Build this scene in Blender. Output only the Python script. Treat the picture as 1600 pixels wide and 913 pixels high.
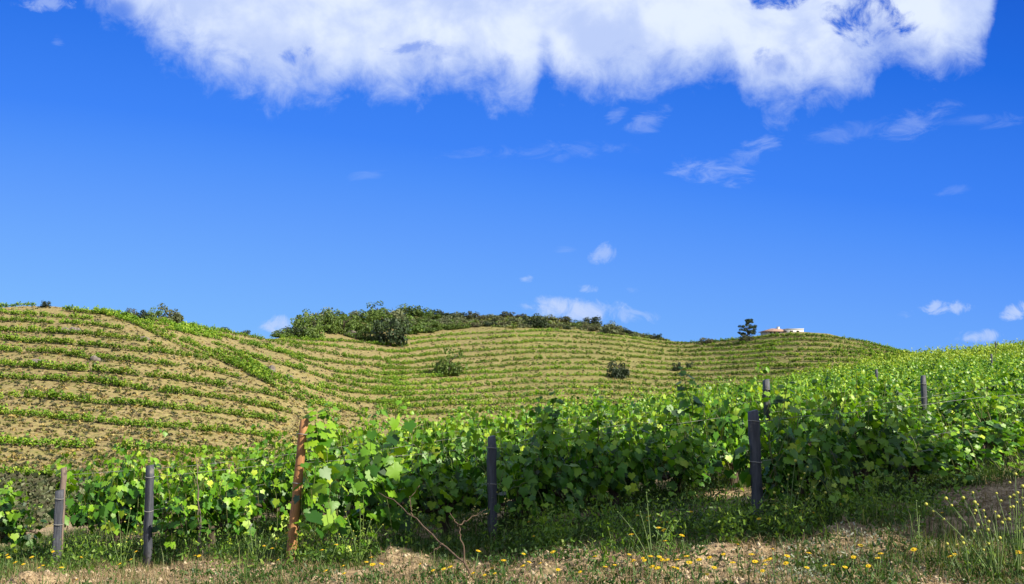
import bpy, math, random
import numpy as np
from mathutils import Vector
for o in list(bpy.data.objects): bpy.data.objects.remove(o)
sc = bpy.context.scene
COL = sc.collection
rng = np.random.default_rng(7)
random.seed(7)
PI = math.pi

# ------------------------------------------------------------------ camera
F = 1556.0                      # focal length in pixels of the 1600 px frame (35 mm lens)
EYE = 1.6
PITCH = math.atan((580-456.5)/F)
cam_d = bpy.data.cameras.new('camera'); cam = bpy.data.objects.new('camera', cam_d); COL.objects.link(cam)
cam.location = (0, 0, EYE); cam.rotation_euler = (PI/2+PITCH, 0, 0)
cam_d.lens = 35; cam_d.sensor_width = 36; cam_d.clip_start = 0.1; cam_d.clip_end = 5000
sc.camera = cam

# ------------------------------------------------------------------ sun + exposure
SUN_ELEV = 36.0
SUN_AZ = 121.0                  # compass degrees from +Y (view direction) towards +X (right): behind and right of the camera
sd = Vector((math.sin(math.radians(SUN_AZ))*math.cos(math.radians(SUN_ELEV)),
             math.cos(math.radians(SUN_AZ))*math.cos(math.radians(SUN_ELEV)), math.sin(math.radians(SUN_ELEV))))
sl = bpy.data.lights.new('sun', 'SUN'); sun = bpy.data.objects.new('sun', sl); COL.objects.link(sun)
sl.energy = 5.0; sl.angle = math.radians(0.53); sl.color = (1.0, 0.91, 0.74)
sun.rotation_euler = sd.to_track_quat('Z', 'Y').to_euler(); sun.location = (30, -20, 40)
sc.view_settings.view_transform = 'Standard'; sc.view_settings.look = 'None'
sc.view_settings.gamma = 1; sc.view_settings.use_curve_mapping = False
EXPO = 1.25
sc.view_settings.exposure = EXPO
sc.cycles.max_bounces = 8; sc.cycles.transparent_max_bounces = 8
sc.cycles.transmission_bounces = 4; sc.cycles.diffuse_bounces = 3
sc.cycles.use_denoising = True

def ray(x, y):
    """pixel of the 1600x913 photograph -> (X/Y, Z/Y) of its line of sight"""
    a = (np.asarray(x, float)-800)/F; b = (456.5-np.asarray(y, float))/F
    c, s = math.cos(PITCH), math.sin(PITCH)
    dy = c - b*s; dz = s + b*c
    return a/dy, dz/dy

# ------------------------------------------------------------------ node helpers
class NT:
    def __init__(s, tree): s.t = tree; s.n = tree.nodes; s.l = tree.links
    def new(s, typ, **kw):
        n = s.n.new(typ)
        for k, v in kw.items(): setattr(n, k, v)
        return n
    def link(s, a, b): s.l.new(a, b)
    def val(s, sock, v):
        if hasattr(v, 'is_output') or isinstance(v, bpy.types.NodeSocket): s.l.new(v, sock)
        else: sock.default_value = v
    def math(s, op, a, b=0.0, c=None, clamp=False):
        n = s.new('ShaderNodeMath', operation=op, use_clamp=clamp)
        s.val(n.inputs[0], a); s.val(n.inputs[1], b)
        if c is not None: s.val(n.inputs[2], c)
        return n.outputs[0]
    def noise(s, vec, scale, detail=4, rough=0.55, dist=0.0, out='Fac'):
        n = s.new('ShaderNodeTexNoise'); s.val(n.inputs['Vector'], vec)
        n.inputs['Scale'].default_value = scale; n.inputs['Detail'].default_value = detail
        n.inputs['Roughness'].default_value = rough; n.inputs['Distortion'].default_value = dist
        return n.outputs[out]
    def ramp(s, fac, stops, interp='LINEAR'):
        n = s.new('ShaderNodeValToRGB'); cr = n.color_ramp; cr.interpolation = interp
        while len(cr.elements) < len(stops): cr.elements.new(0.5)
        for e, (p, c) in zip(cr.elements, stops):
            e.position = p; e.color = (c[0], c[1], c[2], 1) if hasattr(c, '__len__') else (c, c, c, 1)
        s.val(n.inputs[0], fac); return n.outputs['Color']
    def mix(s, fac, a, b, blend='MIX'):
        n = s.new('ShaderNodeMix', data_type='RGBA', blend_type=blend)
        s.val(n.inputs[0], fac)
        for i, v in ((6, a), (7, b)):
            if isinstance(v, (tuple, list)): v = (v[0], v[1], v[2], 1)
            s.val(n.inputs[i], v)
        return n.outputs[2]
    def maprange(s, v, a, b, c=0.0, d=1.0, smooth=True):
        n = s.new('ShaderNodeMapRange'); n.clamp = True
        if smooth: n.interpolation_type = 'SMOOTHSTEP'
        s.val(n.inputs[0], v); n.inputs[1].default_value = a; n.inputs[2].default_value = b
        n.inputs[3].default_value = c; n.inputs[4].default_value = d
        return n.outputs[0]

# ------------------------------------------------------------------ world: Nishita sky with real-direction clouds
w = bpy.data.worlds.new('World'); sc.world = w; w.use_nodes = True
N = NT(w.node_tree); N.n.clear()
out = N.new('ShaderNodeOutputWorld'); bg = N.new('ShaderNodeBackground'); N.link(bg.outputs[0], out.inputs[0])
STR = 0.06
bg.inputs['Strength'].default_value = STR
sky = N.new('ShaderNodeTexSky', sky_type='NISHITA'); sky.sun_disc = False
sky.sun_elevation = math.radians(SUN_ELEV); sky.sun_rotation = math.radians(SUN_AZ)
sky.altitude = 500; sky.air_density = 1.0; sky.dust_density = 0.3; sky.ozone_density = 2.0
tc = N.new('ShaderNodeTexCoord'); sep = N.new('ShaderNodeSeparateXYZ'); N.link(tc.outputs['Generated'], sep.inputs[0])
yy = N.math('MAXIMUM', sep.outputs[1], 0.05)
U = N.math('DIVIDE', sep.outputs[0], yy); V = N.math('DIVIDE', sep.outputs[2], yy)
cmb = N.new('ShaderNodeCombineXYZ'); N.link(U, cmb.inputs[0]); N.link(V, cmb.inputs[1]); UV = cmb.outputs[0]
skyc = sky.outputs[0]
GRADE = N.new('ShaderNodeVectorMath', operation='MULTIPLY'); N.link(skyc, GRADE.inputs[0]); GRADE.inputs[1].default_value = (0.5, 0.58, 0.72)
skyc = GRADE.outputs[0]
# polarised deep blue of the sky in view: paler towards the horizon and to the left
KS = 1.0/(STR*2**EXPO)
sv = N.math('MULTIPLY_ADD', U, 0.12, V)
srmp = N.ramp(N.math('MULTIPLY', sv, 2.0, clamp=True), [(0.0, (.205,.49,1.0)), (.028, (.19,.47,1.0)), (.25, (.114,.342,.99)), (.36, (.074,.283,.97)), (.44, (.047,.235,.95)), (.73, (.013,.150,.78)), (1.0, (.008,.10,.62))])
sgr = N.new('ShaderNodeVectorMath', operation='SCALE'); N.link(srmp, sgr.inputs[0]); sgr.inputs['Scale'].default_value = KS
skyc = N.mix(N.maprange(sep.outputs[1], -.1, .25, 0, .96), skyc, sgr.outputs[0])
# warp
nz = N.noise(UV, 7.0, 9, 0.62)
nzb = N.noise(UV, 26.0, 8, 0.65, 0.4)
nzm = N.math('SUBTRACT', nz, 0.5)
nzbm = N.math('SUBTRACT', nzb, 0.5)
fr = N.math('ADD', N.math('MULTIPLY', nzm, 0.085), N.math('MULTIPLY', nzbm, 0.085))
# lower edge of the large cloud as a curve over U in -0.6 .. 0.6
edge = [(0,-160),(60,-90),(110,-40),(140,10),(200,45),(250,85),(300,108),(350,140),(400,160),(440,166),(520,160),(555,140),(590,165),(650,160),(700,150),
        (750,155),(830,165),(852,128),(885,168),(930,163),(1000,150),(1080,138),(1130,122),(1170,160),(1200,172),(1260,165),(1350,145),
        (1400,105),(1440,115),(1470,128),(1500,115),(1535,95),(1550,40),(1560,-20),(1600,-120)]
fc = N.new('ShaderNodeFloatCurve')
N.link(N.math('ADD', N.math('DIVIDE', U, 1.2), 0.5), fc.inputs['Value'])
cv = fc.mapping.curves[0]
pts = []
for x, y in edge:
    u, v = ray(x, y-4); pts.append((float(u)/1.2+0.5, float(v)))      # v in 0..1
while len(cv.points) < len(pts): cv.points.new(0.5, 0.5)
for p, q in zip(cv.points, pts): p.location = q; p.handle_type = 'AUTO_CLAMPED'
fc.mapping.extend = 'HORIZONTAL'; fc.mapping.update()
dist_v = N.math('SUBTRACT', V, fc.outputs[0])
base = N.math('ADD', dist_v, fr)
top_fade = N.maprange(V, 0.50, 0.62, 0.0, 0.25)
base = N.math('SUBTRACT', base, top_fade)
def ell(x, y, rx, ry, ang=0.0):
    u, v = ray(x, y); u = float(u); v = float(v); rx /= F; ry /= F
    du = N.math('SUBTRACT', U, u); dv = N.math('SUBTRACT', V, v)
    c, s = math.cos(ang), math.sin(ang)
    a = N.math('ADD', N.math('MULTIPLY', du, c/rx), N.math('MULTIPLY', dv, s/rx))
    b = N.math('ADD', N.math('MULTIPLY', du, -s/ry), N.math('MULTIPLY', dv, c/ry))
    r2 = N.math('ADD', N.math('MULTIPLY', a, a), N.math('MULTIPLY', b, b))
    return N.math('SUBTRACT', 1.0, r2)
for hx, hy, rx, ry, k in ((1362, 28, 48, 24, 0.14), (470, 85, 20, 12, 0.075), (652, 78, 34, 8, 0.06), (1212, 0, 30, 8, 0.09), (190, 14, 14, 10, 0.05),(1205,95,20,14,0.05)):
    e = N.maprange(N.math('ADD', ell(hx, hy, rx*1.5, ry*1.7), N.math('MULTIPLY', nzbm, 6.5)), -.25, 1.3)
    holes = N.math('MULTIPLY', e, min(1, k*11)) if 'holes' not in globals() else N.math('MAXIMUM', holes, N.math('MULTIPLY', e, min(1, k*11)))
dens = N.maprange(base, -0.010, 0.055, 0, 1)
dens = N.math('MULTIPLY', dens, N.math('SUBTRACT', 1.0, holes))
dens = N.math('POWER', dens, 0.8)
# small clouds and wisps
puffs = [(945,397,24,17,0.2,.55),(824,436,14,7,.1,.55),(915,451,19,8,0,.5),(985,455,16,7,0,.35),(440,506,38,15,.08,.8),
         (900,484,88,21,-.05,1.0),(975,492,50,14,-.1,.45),(1480,481,42,12,.05,.75),(1415,491,20,7,0,.4),(1594,486,34,16,.1,.9),(1532,526,42,11,.1,.75),
         (66,3,50,15,0,.5),(1110,268,70,24,-.1,.40),(1165,243,66,20,.45,.36),(860,238,150,16,.05,.20),(1010,192,40,20,.5,.30),
         (1440,188,70,26,.35,.28),(1530,188,90,14,.0,.16),(1320,207,70,18,.2,.18),(575,271,36,10,.2,.13),(90,66,10,16,0,.22),(1490,298,34,8,.2,.14),(962,181,22,10,.5,.28),(881,389,22,6,0,.25)]
nf = N.noise(UV, 42.0, 8, 0.68, 0.6)
nfm = N.math('SUBTRACT', nf, 0.5)
mpw = N.new('ShaderNodeMapping'); N.link(UV, mpw.inputs[0]); mpw.inputs['Scale'].default_value = (1, 2.6, 1); mpw.inputs['Rotation'].default_value = (0, 0, -0.35)
nw = N.noise(mpw.outputs[0], 22.0, 8, 0.66, 0.8); nwm = N.math('SUBTRACT', nw, 0.5)
for x, y, rx, ry, an, k in puffs:
    wis = k < 0.45
    e = N.math('ADD', ell(x, y, rx, ry, an), N.math('MULTIPLY', nwm if wis else nfm, 6.5 if wis else (3.2 if k > .95 else 5.0)))
    m = N.math('MULTIPLY', N.maprange(e, -0.05, 2.2 if wis else 1.3), k*0.95)
    dens = N.math('MAXIMUM', dens, m)
sh = N.noise(UV, 5.5, 5, 0.5)
of1 = N.new('ShaderNodeVectorMath', operation='ADD'); N.link(UV, of1.inputs[0]); of1.inputs[1].default_value = (0.022, 0.030, 0)
rel = N.math('SUBTRACT', N.noise(UV, 9.0, 6, 0.55, .3), N.noise(of1.outputs[0], 9.0, 6, 0.55, .3))
of2 = N.new('ShaderNodeVectorMath', operation='ADD'); N.link(UV, of2.inputs[0]); of2.inputs[1].default_value = (0.006, 0.009, 0)
rel2 = N.math('SUBTRACT', N.noise(UV, 30.0, 6, 0.6, .3), N.noise(of2.outputs[0], 30.0, 6, 0.6, .3))
rel = N.math('ADD', N.math('MULTIPLY', rel, 1.0), N.math('MULTIPLY', rel2, 0.12))
sh2 = N.math('ADD', N.math('MULTIPLY', sh, 0.75), N.math('ADD', N.math('MULTIPLY', nz, 0.35), rel))
K = 1.27/(STR*2**EXPO)
# grey-lavender flat parts, near-white lit parts
lowc = (0.53*K, 0.65*K, 0.98*K); hic = (0.82*K, 0.91*K, 1.08*K)
cc = N.mix(N.maprange(sh2, 0.36, 0.72), lowc, hic)
cc = N.mix(N.maprange(dist_v, 0.0, 0.06), (0.56*K, 0.69*K, 1.0*K), cc)
CL = N.new('ShaderNodeVectorMath', operation='SCALE'); N.link(cc, CL.inputs[0]); CL.inputs['Scale'].default_value = 0.78
final = N.mix(N.math('MULTIPLY', dens, 0.97), skyc, CL.outputs[0])
N.link(final, bg.inputs['Color'])
w.cycles.sampling_method = 'MANUAL'; w.cycles.sample_map_resolution = 512

# ------------------------------------------------------------------ small helpers for objects
def tag(o, label=None, cat=None, group=None, kind=None):
    if label: o['label'] = label
    if cat: o['category'] = cat
    if group: o['group'] = group
    if kind: o['kind'] = kind
    return o
def link_mesh(name, me, parent=None, loc=None):
    o = bpy.data.objects.new(name, me); COL.objects.link(o)
    if parent: o.parent = parent
    if loc is not None: o.location = loc
    return o
def empty(name, loc=(0, 0, 0), rz=0.0, s=1.0):
    o = bpy.data.objects.new(name, None); COL.objects.link(o); o.empty_display_size = 0.2
    o.location = loc; o.rotation_euler = (0, 0, rz); o.scale = (s, s, s) if not hasattr(s, '__len__') else s
    return o
def np_mesh(name, V_, F_, mats, tint=None, smooth=False, midx=None):
    """V_ (n,3); F_ list of (m,k) index arrays, or one array"""
    if not isinstance(F_, list): F_ = [F_]
    me = bpy.data.meshes.new(name)
    V_ = np.ascontiguousarray(V_, dtype=np.float32)
    me.vertices.add(len(V_)); me.vertices.foreach_set('co', V_.ravel())
    idx = np.concatenate([f.ravel() for f in F_]).astype(np.int32)
    tot = np.concatenate([np.full(len(f), f.shape[1]) for f in F_]).astype(np.int32)
    start = np.concatenate([[0], np.cumsum(tot)[:-1]]).astype(np.int32)
    me.loops.add(len(idx)); me.loops.foreach_set('vertex_index', idx)
    me.polygons.add(len(tot)); me.polygons.foreach_set('loop_start', start); me.polygons.foreach_set('loop_total', tot)
    if midx is not None: me.polygons.foreach_set('material_index', np.asarray(midx, dtype=np.int32))
    if smooth: me.polygons.foreach_set('use_smooth', np.ones(len(tot), dtype=bool))
    for m in (mats if isinstance(mats, (list, tuple)) else [mats]): me.materials.append(m)
    if tint is not None:
        a = me.attributes.new('tint', 'FLOAT', 'POINT'); a.data.foreach_set('value', np.ascontiguousarray(tint, dtype=np.float32))
    me.update(calc_edges=True); me.validate()
    return me
class MB:
    """collects tubes and blocks into one mesh"""
    def __init__(s): s.v = []; s.f = []; s.n = 0; s.t = []
    def add(s, V_, F_, t=None):
        V_ = np.asarray(V_, float)
        s.v.append(V_); s.f += [np.asarray(f)[None, :]+s.n if np.asarray(f).ndim == 1 else np.asarray(f)+s.n for f in (F_ if isinstance(F_, list) else [F_])]
        s.n += len(V_); s.t.append(np.full(len(V_), random.random() if t is None else t))
    def tube(s, P, R, seg=6, t=None, cap=True):
        P = np.asarray(P, float); n = len(P); R = np.full(n, R) if np.isscalar(R) else np.asarray(R, float)
        T = np.gradient(P, axis=0); T /= np.linalg.norm(T, axis=1)[:, None]+1e-9
        ref = np.array([0, 0, 1.0]) if abs(T[0][2]) < 0.9 else np.array([1.0, 0, 0])
        A = np.cross(T, ref); A /= np.linalg.norm(A, axis=1)[:, None]+1e-9; B = np.cross(T, A)
        an = np.arange(seg)*2*PI/seg
        V_ = (P[:, None, :]+R[:, None, None]*(np.cos(an)[None, :, None]*A[:, None, :]+np.sin(an)[None, :, None]*B[:, None, :])).reshape(-1, 3)
        i = np.arange(n-1)[:, None]*seg; j = np.arange(seg)[None, :]; k = (j+1) % seg
        q = np.stack([i+j, i+k, i+seg+k, i+seg+j], -1).reshape(-1, 4)
        fs = [q]
        if cap: fs += [np.arange(seg)[::-1][None, :], ((n-1)*seg+np.arange(seg))[None, :]]
        s.add(V_, fs, t)
    def build(s, name, mats, smooth=False):
        return np_mesh(name, np.concatenate(s.v), s.f, mats, np.concatenate(s.t), smooth)
def vnoise(P, scale, seed=0, octaves=3):
    """cheap value noise over 2-D points, -1..1"""
    P = np.asarray(P, float); r = np.zeros(P.shape[:-1]); amp = 1; tot = 0
    for o in range(octaves):
        q = P*scale*(2**o)+17.3*o+seed*7.77
        i = np.floor(q).astype(np.int64); f = q-i; f = f*f*(3-2*f)
        def h(a, b):
            n = (a*374761393+b*668265263+(seed+o)*974634777) & 0x7fffffff
            n = (n ^ (n >> 13))*1274126177 & 0x7fffffff
            n = n ^ (n >> 16)
            return (n & 0xffff)/32767.5-1
        a = h(i[..., 0], i[..., 1]); b = h(i[..., 0]+1, i[..., 1]); c = h(i[..., 0], i[..., 1]+1); d = h(i[..., 0]+1, i[..., 1]+1)
        r += amp*((a*(1-f[..., 0])+b*f[..., 0])*(1-f[..., 1])+(c*(1-f[..., 0])+d*f[..., 0])*f[..., 1]); tot += amp; amp *= .5
    return r/tot

# ------------------------------------------------------------------ materials
def mat(name): m = bpy.data.materials.new(name); m.use_nodes = True; n = NT(m.node_tree); n.n.clear(); return m, n
def finish(n, bsdf, disp=None):
    o = n.new('ShaderNodeOutputMaterial'); n.link(bsdf, o.inputs[0])
ALB = 0.60
def principled(n, col, rough=0.8, spec=0.3, bump=None, bdist=0.02, bstr=0.6, alb=None):
    if alb != 1:
        if isinstance(col, tuple): col = tuple(ALB*q for q in col[:3])
        else:
            sc_ = n.new('ShaderNodeVectorMath', operation='SCALE'); n.link(col, sc_.inputs[0]); sc_.inputs['Scale'].default_value = ALB; col = sc_.outputs[0]
    b = n.new('ShaderNodeBsdfPrincipled'); n.val(b.inputs['Base Color'], col if not isinstance(col, tuple) else (*col[:3], 1))
    n.val(b.inputs['Roughness'], rough); b.inputs['Specular IOR Level'].default_value = spec
    if bump is not None:
        bp = n.new('ShaderNodeBump'); n.link(bump, bp.inputs['Height']); bp.inputs['Distance'].default_value = bdist; bp.inputs['Strength'].default_value = bstr
        n.link(bp.outputs[0], b.inputs['Normal'])
    return b.outputs[0]
def leaf_mat(name, cols, trans=0.35, rough=0.5, spec=0.35, obj_var=0.15, tcol=None, patch=None):
    m, n = mat(name)
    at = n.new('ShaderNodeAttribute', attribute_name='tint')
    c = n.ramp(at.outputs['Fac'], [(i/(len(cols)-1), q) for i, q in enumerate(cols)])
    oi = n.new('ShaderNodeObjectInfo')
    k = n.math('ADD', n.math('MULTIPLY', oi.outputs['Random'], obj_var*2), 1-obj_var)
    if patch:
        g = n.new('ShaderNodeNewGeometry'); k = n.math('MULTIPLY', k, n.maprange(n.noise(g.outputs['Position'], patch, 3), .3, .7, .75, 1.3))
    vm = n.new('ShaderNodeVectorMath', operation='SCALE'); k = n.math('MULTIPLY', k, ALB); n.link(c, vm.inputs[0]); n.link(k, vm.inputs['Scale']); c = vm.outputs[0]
    p = principled(n, c, rough, spec, alb=1)
    tr = n.new('ShaderNodeBsdfTranslucent')
    tcx = n.new('ShaderNodeVectorMath', operation='MULTIPLY'); n.link(c, tcx.inputs[0]); tcx.inputs[1].default_value = tcol or (1.5, 1.5, 0.5)
    n.link(tcx.outputs[0], tr.inputs[0])
    ms = n.new('ShaderNodeMixShader'); ms.inputs[0].default_value = trans; n.link(p, ms.inputs[1]); n.link(tr.outputs[0], ms.inputs[2])
    finish(n, ms.outputs[0]); return m
M = {}
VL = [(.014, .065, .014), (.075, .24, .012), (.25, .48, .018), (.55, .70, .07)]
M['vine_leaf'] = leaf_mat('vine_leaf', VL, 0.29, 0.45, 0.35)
M['vine_far'] = leaf_mat('vine_far_leaf', [(.05, .12, .014), (.14, .27, .02), (.30, .46, .03), (.50, .62, .08)], 0.3, 0.6, 0.25, 0)
M['hill_vine'] = leaf_mat('hill_vine_leaf', [(.06, .15, .02), (.14, .29, .025), (.27, .42, .04), (.48, .54, .09)], 0.32, 0.6, 0.2, 0, patch=0.03)
M['shoot'] = leaf_mat('shoot', [(.12, .18, .03), (.16, .15, .05)], 0.0, 0.6, 0.3, 0)
M['grass'] = leaf_mat('grass_blade', [(.035, .085, .012), (.07, .15, .02), (.13, .21, .04), (.24, .25, .09)], 0.3, 0.55, 0.3, 0)
M['straw_green'] = leaf_mat('seeding_grass_blade', [(.14, .20, .05), (.26, .30, .10), (.42, .42, .20)], 0.3, 0.6, 0.3, 0)
M['dry'] = leaf_mat('dry_blade', [(.22, .16, .09), (.32, .24, .13), (.42, .34, .20)], 0.2, 0.8, 0.2, 0)
M['herb'] = leaf_mat('herb_leaf', [(.03, .075, .014), (.055, .13, .02), (.09, .19, .03)], 0.3, 0.5, 0.3, 0.2)
M['bright_herb'] = leaf_mat('bright_weed_leaf', [(.06, .15, .02), (.15, .29, .03), (.30, .42, .07)], 0.35, 0.5, 0.3, 0)
M['pale_herb'] = leaf_mat('pale_herb_leaf', [(.20, .25, .18), (.32, .36, .28), (.45, .48, .40)], 0.2, 0.8, 0.1, 0)
M['tree_dark'] = leaf_mat('dark_evergreen_leaf', [(.018, .036, .014), (.032, .06, .02), (.055, .09, .03)], 0.18, 0.6, 0.3, 0.25)
M['tree_green'] = leaf_mat('green_oak_leaf', [(.055, .11, .018), (.11, .19, .028), (.20, .28, .055)], 0.22, 0.6, 0.3, 0.25)
M['tree_grey'] = leaf_mat('grey_green_leaf', [(.09, .12, .05), (.16, .19, .09), (.28, .30, .18)], 0.15, 0.7, 0.2, 0.2)
M['tuft_olive'] = leaf_mat('olive_tuft', [(.08, .10, .025), (.17, .19, .05), (.27, .26, .08)], 0.15, 0.8, 0.1, 0)
M['tuft_gold'] = leaf_mat('golden_tuft', [(.30, .22, .07), (.44, .34, .11), (.55, .46, .20)], 0.15, 0.8, 0.1, 0)
M['scrub'] = leaf_mat('scrub_leaf', [(.05, .07, .03), (.10, .11, .06), (.17, .15, .10)], 0.15, 0.8, 0.1, 0.2)
def flat(name, col, rough=.7, spec=.3): m, n = mat(name); finish(n, principled(n, col, rough, spec)); return m
def bark(name, c1, c2, scale=18):
    m, n = mat(name); t = n.new('ShaderNodeTexCoord'); mp = n.new('ShaderNodeMapping'); n.link(t.outputs['Object'], mp.inputs[0]); mp.inputs['Scale'].default_value = (1, 1, .22)
    z = n.noise(mp.outputs[0], scale*2.2, 6, .65, .6); c = n.ramp(z, [(.3, c1), (.7, c2)]); finish(n, principled(n, c, .85, .2, z, .012, .9)); return m
M['bark'] = bark('vine_bark', (.035, .024, .018), (.16, .12, .09))
M['trunk'] = bark('tree_bark', (.05, .04, .03), (.14, .11, .08), 6)
M['dead'] = bark('dead_wood', (.07, .045, .03), (.2, .14, .10))
M['cane'] = bark('grey_cane', (.12, .09, .07), (.26, .21, .17))
def post_mat(name, c1, c2, spots, rough):
    m, n = mat(name); t = n.new('ShaderNodeTexCoord'); mp = n.new('ShaderNodeMapping'); n.link(t.outputs['Object'], mp.inputs[0]); mp.inputs['Scale'].default_value = (1, 1, .10)
    z = n.noise(mp.outputs[0], 55, 6, .65, .3); z2 = n.noise(t.outputs['Object'], 9, 5, .6)
    c = n.ramp(z, [(.28, c1), (.72, c2)])
    c = n.mix(n.maprange(z2, .58, .72), c, spots)
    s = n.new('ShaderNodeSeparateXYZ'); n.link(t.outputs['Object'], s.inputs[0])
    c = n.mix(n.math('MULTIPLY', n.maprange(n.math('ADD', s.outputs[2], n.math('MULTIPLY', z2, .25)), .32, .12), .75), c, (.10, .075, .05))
    finish(n, principled(n, c, rough, .35, n.math('ADD', z, n.math('MULTIPLY', z2, .5)), .01, .8)); return m
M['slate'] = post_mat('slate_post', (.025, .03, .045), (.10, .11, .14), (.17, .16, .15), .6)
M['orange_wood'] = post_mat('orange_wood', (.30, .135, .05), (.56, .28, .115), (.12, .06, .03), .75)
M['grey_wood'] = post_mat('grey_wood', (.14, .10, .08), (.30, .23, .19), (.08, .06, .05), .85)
M['wire'] = flat('galvanised_wire', (.28, .28, .27), .5)
M['yellow'] = leaf_mat('yellow_petal', [(.78, .50, .01), (.85, .62, .02), (.88, .72, .05)], .2, .5, .2, .1, (1, 1, 1))
M['disc'] = flat('flower_disc', (.72, .42, .01), .8)
M['stalk'] = flat('flower_stalk', (.11, .18, .04), .6)
M['bud'] = flat('weed_bud', (.50, .50, .08), .7)
def rockmat():
    m, n = mat('schist_rock'); t = n.new('ShaderNodeTexCoord'); z = n.noise(t.outputs['Object'], 2.2, 8, .7, .5)
    c = n.ramp(z, [(.3, (.08, .07, .065)), (.55, (.22, .19, .17)), (.75, (.34, .30, .26))]); finish(n, principled(n, c, .9, .2, z, .15, 1)); return m
M['rock'] = rockmat()
def wallmat():
    m, n = mat('white_render'); t = n.new('ShaderNodeTexCoord'); z = n.noise(t.outputs['Object'], .8, 4); c = n.ramp(z, [(.3, (.72, .71, .68)), (.7, (.82, .81, .79))]); finish(n, principled(n, c, .9, .2)); return m
M['white'] = wallmat()
def roofmat():
    m, n = mat('terracotta_tiles'); t = n.new('ShaderNodeTexCoord'); wv = n.new('ShaderNodeTexWave'); n.link(t.outputs['Object'], wv.inputs[0]); wv.inputs['Scale'].default_value = 1.6; wv.inputs['Distortion'].default_value = .3
    z = n.noise(t.outputs['Object'], 3, 5); c = n.ramp(z, [(.3, (.34, .20, .15)), (.7, (.55, .38, .30))]); finish(n, principled(n, c, .85, .2, wv.outputs['Fac'], .05, 1)); return m
M['roof'] = roofmat()
M['glass'] = flat('dark_window_glass', (.03, .035, .04), .15, .5)
M['door'] = flat('brown_door_paint', (.16, .08, .05), .6)

# ------------------------------------------------------------------ terrain
D1 = np.array([0.733, 0.680])        # direction of the vine rows (away and to the right)
NR = np.array([0.680, -0.733])       # across the rows
def tps_fit(P, z, lam=1e-3):
    P = np.asarray(P, float); z = np.asarray(z, float); n = len(P)
    r = np.linalg.norm(P[:, None]-P[None], axis=-1); K_ = np.where(r > 0, r*r*np.log(r+1e-12), 0)+lam*np.eye(n)
    Q = np.c_[np.ones(n), P]; A = np.block([[K_, Q], [Q.T, np.zeros((3, 3))]])
    s = np.linalg.solve(A, np.r_[z, np.zeros(3)])
    def f(X):
        X = np.asarray(X, float); sh_ = X.shape[:-1]; X = X.reshape(-1, 2); o = np.empty(len(X))
        for a in range(0, len(X), 20000):
            q = X[a:a+20000]; r_ = np.linalg.norm(q[:, None]-P[None], axis=-1)
            o[a:a+20000] = np.where(r_ > 0, r_*r_*np.log(r_+1e-12), 0)@s[:n]+s[n]+q@s[n+1:]
        return o.reshape(sh_)
    return f
def upt(u, Y, z): return (u*Y, Y, z)
near = [(-4.9,10.9,-.40),(-3.67,10.2,-.40),(-1.92,9.17,-.12),(-.18,9.4,-.03),(2.05,8.4,.30),(3.18,12.5,.19),(6.45,15.6,.30),(6.4,12.4,.44),
        (0,7.4,.02),(-3.9,7.5,-.10),(-6,8.5,-.4),(3,7,.26),(3.9,6.5,.30),(6,8,.5),(0,0,0),(-4,0,-.1),(4,0,.2),(0,-12,0),(14,0,.6),(-14,0,-.8),(14,-12,.6),(-14,-12,-.8),(12,10,1.0),(-9,12,-1.2),
        upt(-.32,14,-.5),upt(-.32,19,-1.0),upt(-.1,14,-.22),upt(-.1,20,-.30),upt(0,25,-.30),upt(0,16,-.1),upt(.13,20,-.05),upt(.13,35,-.22),upt(.25,25,.18),upt(.25,35,.18),upt(.25,50,.24),
        upt(.4,30,.55),upt(.4,50,1.12),upt(.4,75,2.05),upt(.52,20,.68),upt(.52,30,.85),upt(.52,50,1.45),upt(.52,90,3.0),upt(.75,50,2.6),upt(.75,90,5.2),upt(-.6,20,-2.5)]
near = np.array(near)
SC_ = 1.0
fnear = tps_fit(near[:, :2], near[:, 2], 1.0)
UB = np.array([-.9,-.60,-.50,-.47,-.32,-.1,0,.13,.25,.4,.514,.8]); YB = np.array([8.5,8.5,9.2,11.8,15.5,21,26,36,50,75,88,110.])
def ymax(u): return np.interp(u, UB, YB)
# hill: distance along the line of sight of each pixel
hp = [(0,850,78),(0,760,103),(0,690,120),(0,600,150),(0,520,185),(0,478,212),(130,700,122),(130,600,148),(130,483,208),(250,760,104),(250,700,124),(250,600,152),(250,500,205),(350,518,235),(350,620,155),
      (430,700,140),(430,640,158),(430,560,200),(430,528,262),(600,660,180),(600,600,225),(600,560,265),(600,525,318),(600,488,390),(800,650,198),(800,580,270),(800,510,345),(800,489,395),
      (960,520,350),(960,600,255),(960,510,380),(1060,650,205),(1060,590,275),(1060,533,352),(1250,620,215),(1250,580,245),(1250,540,280),(1250,518,305),(1400,620,190),(1400,545,265),(1600,640,170),(1600,590,215),(-300,480,230),(-300,700,120),(-300,850,80)]
hp = np.array(hp, float)
fD_ = tps_fit(hp[:, :2]/300., np.log(hp[:, 2]), 0.004)
def fD(x, y): return np.exp(fD_(np.stack([np.asarray(x, float), np.asarray(y, float)], -1)/300.))
CR = np.array([(-400,490),(0,480),(60,478),(130,483),(200,492),(250,500),(300,508),(360,519),(425,529),(470,527),(500,527),(560,528),(620,524),(680,517),(760,510),(840,512),(900,513),(960,520),(1020,529),(1060,534),(1100,535),(1160,528),(1210,521),(1250,518),(1300,522),(1350,533),(1400,545),(1450,556),(1600,590),(1900,600)], float)
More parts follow.
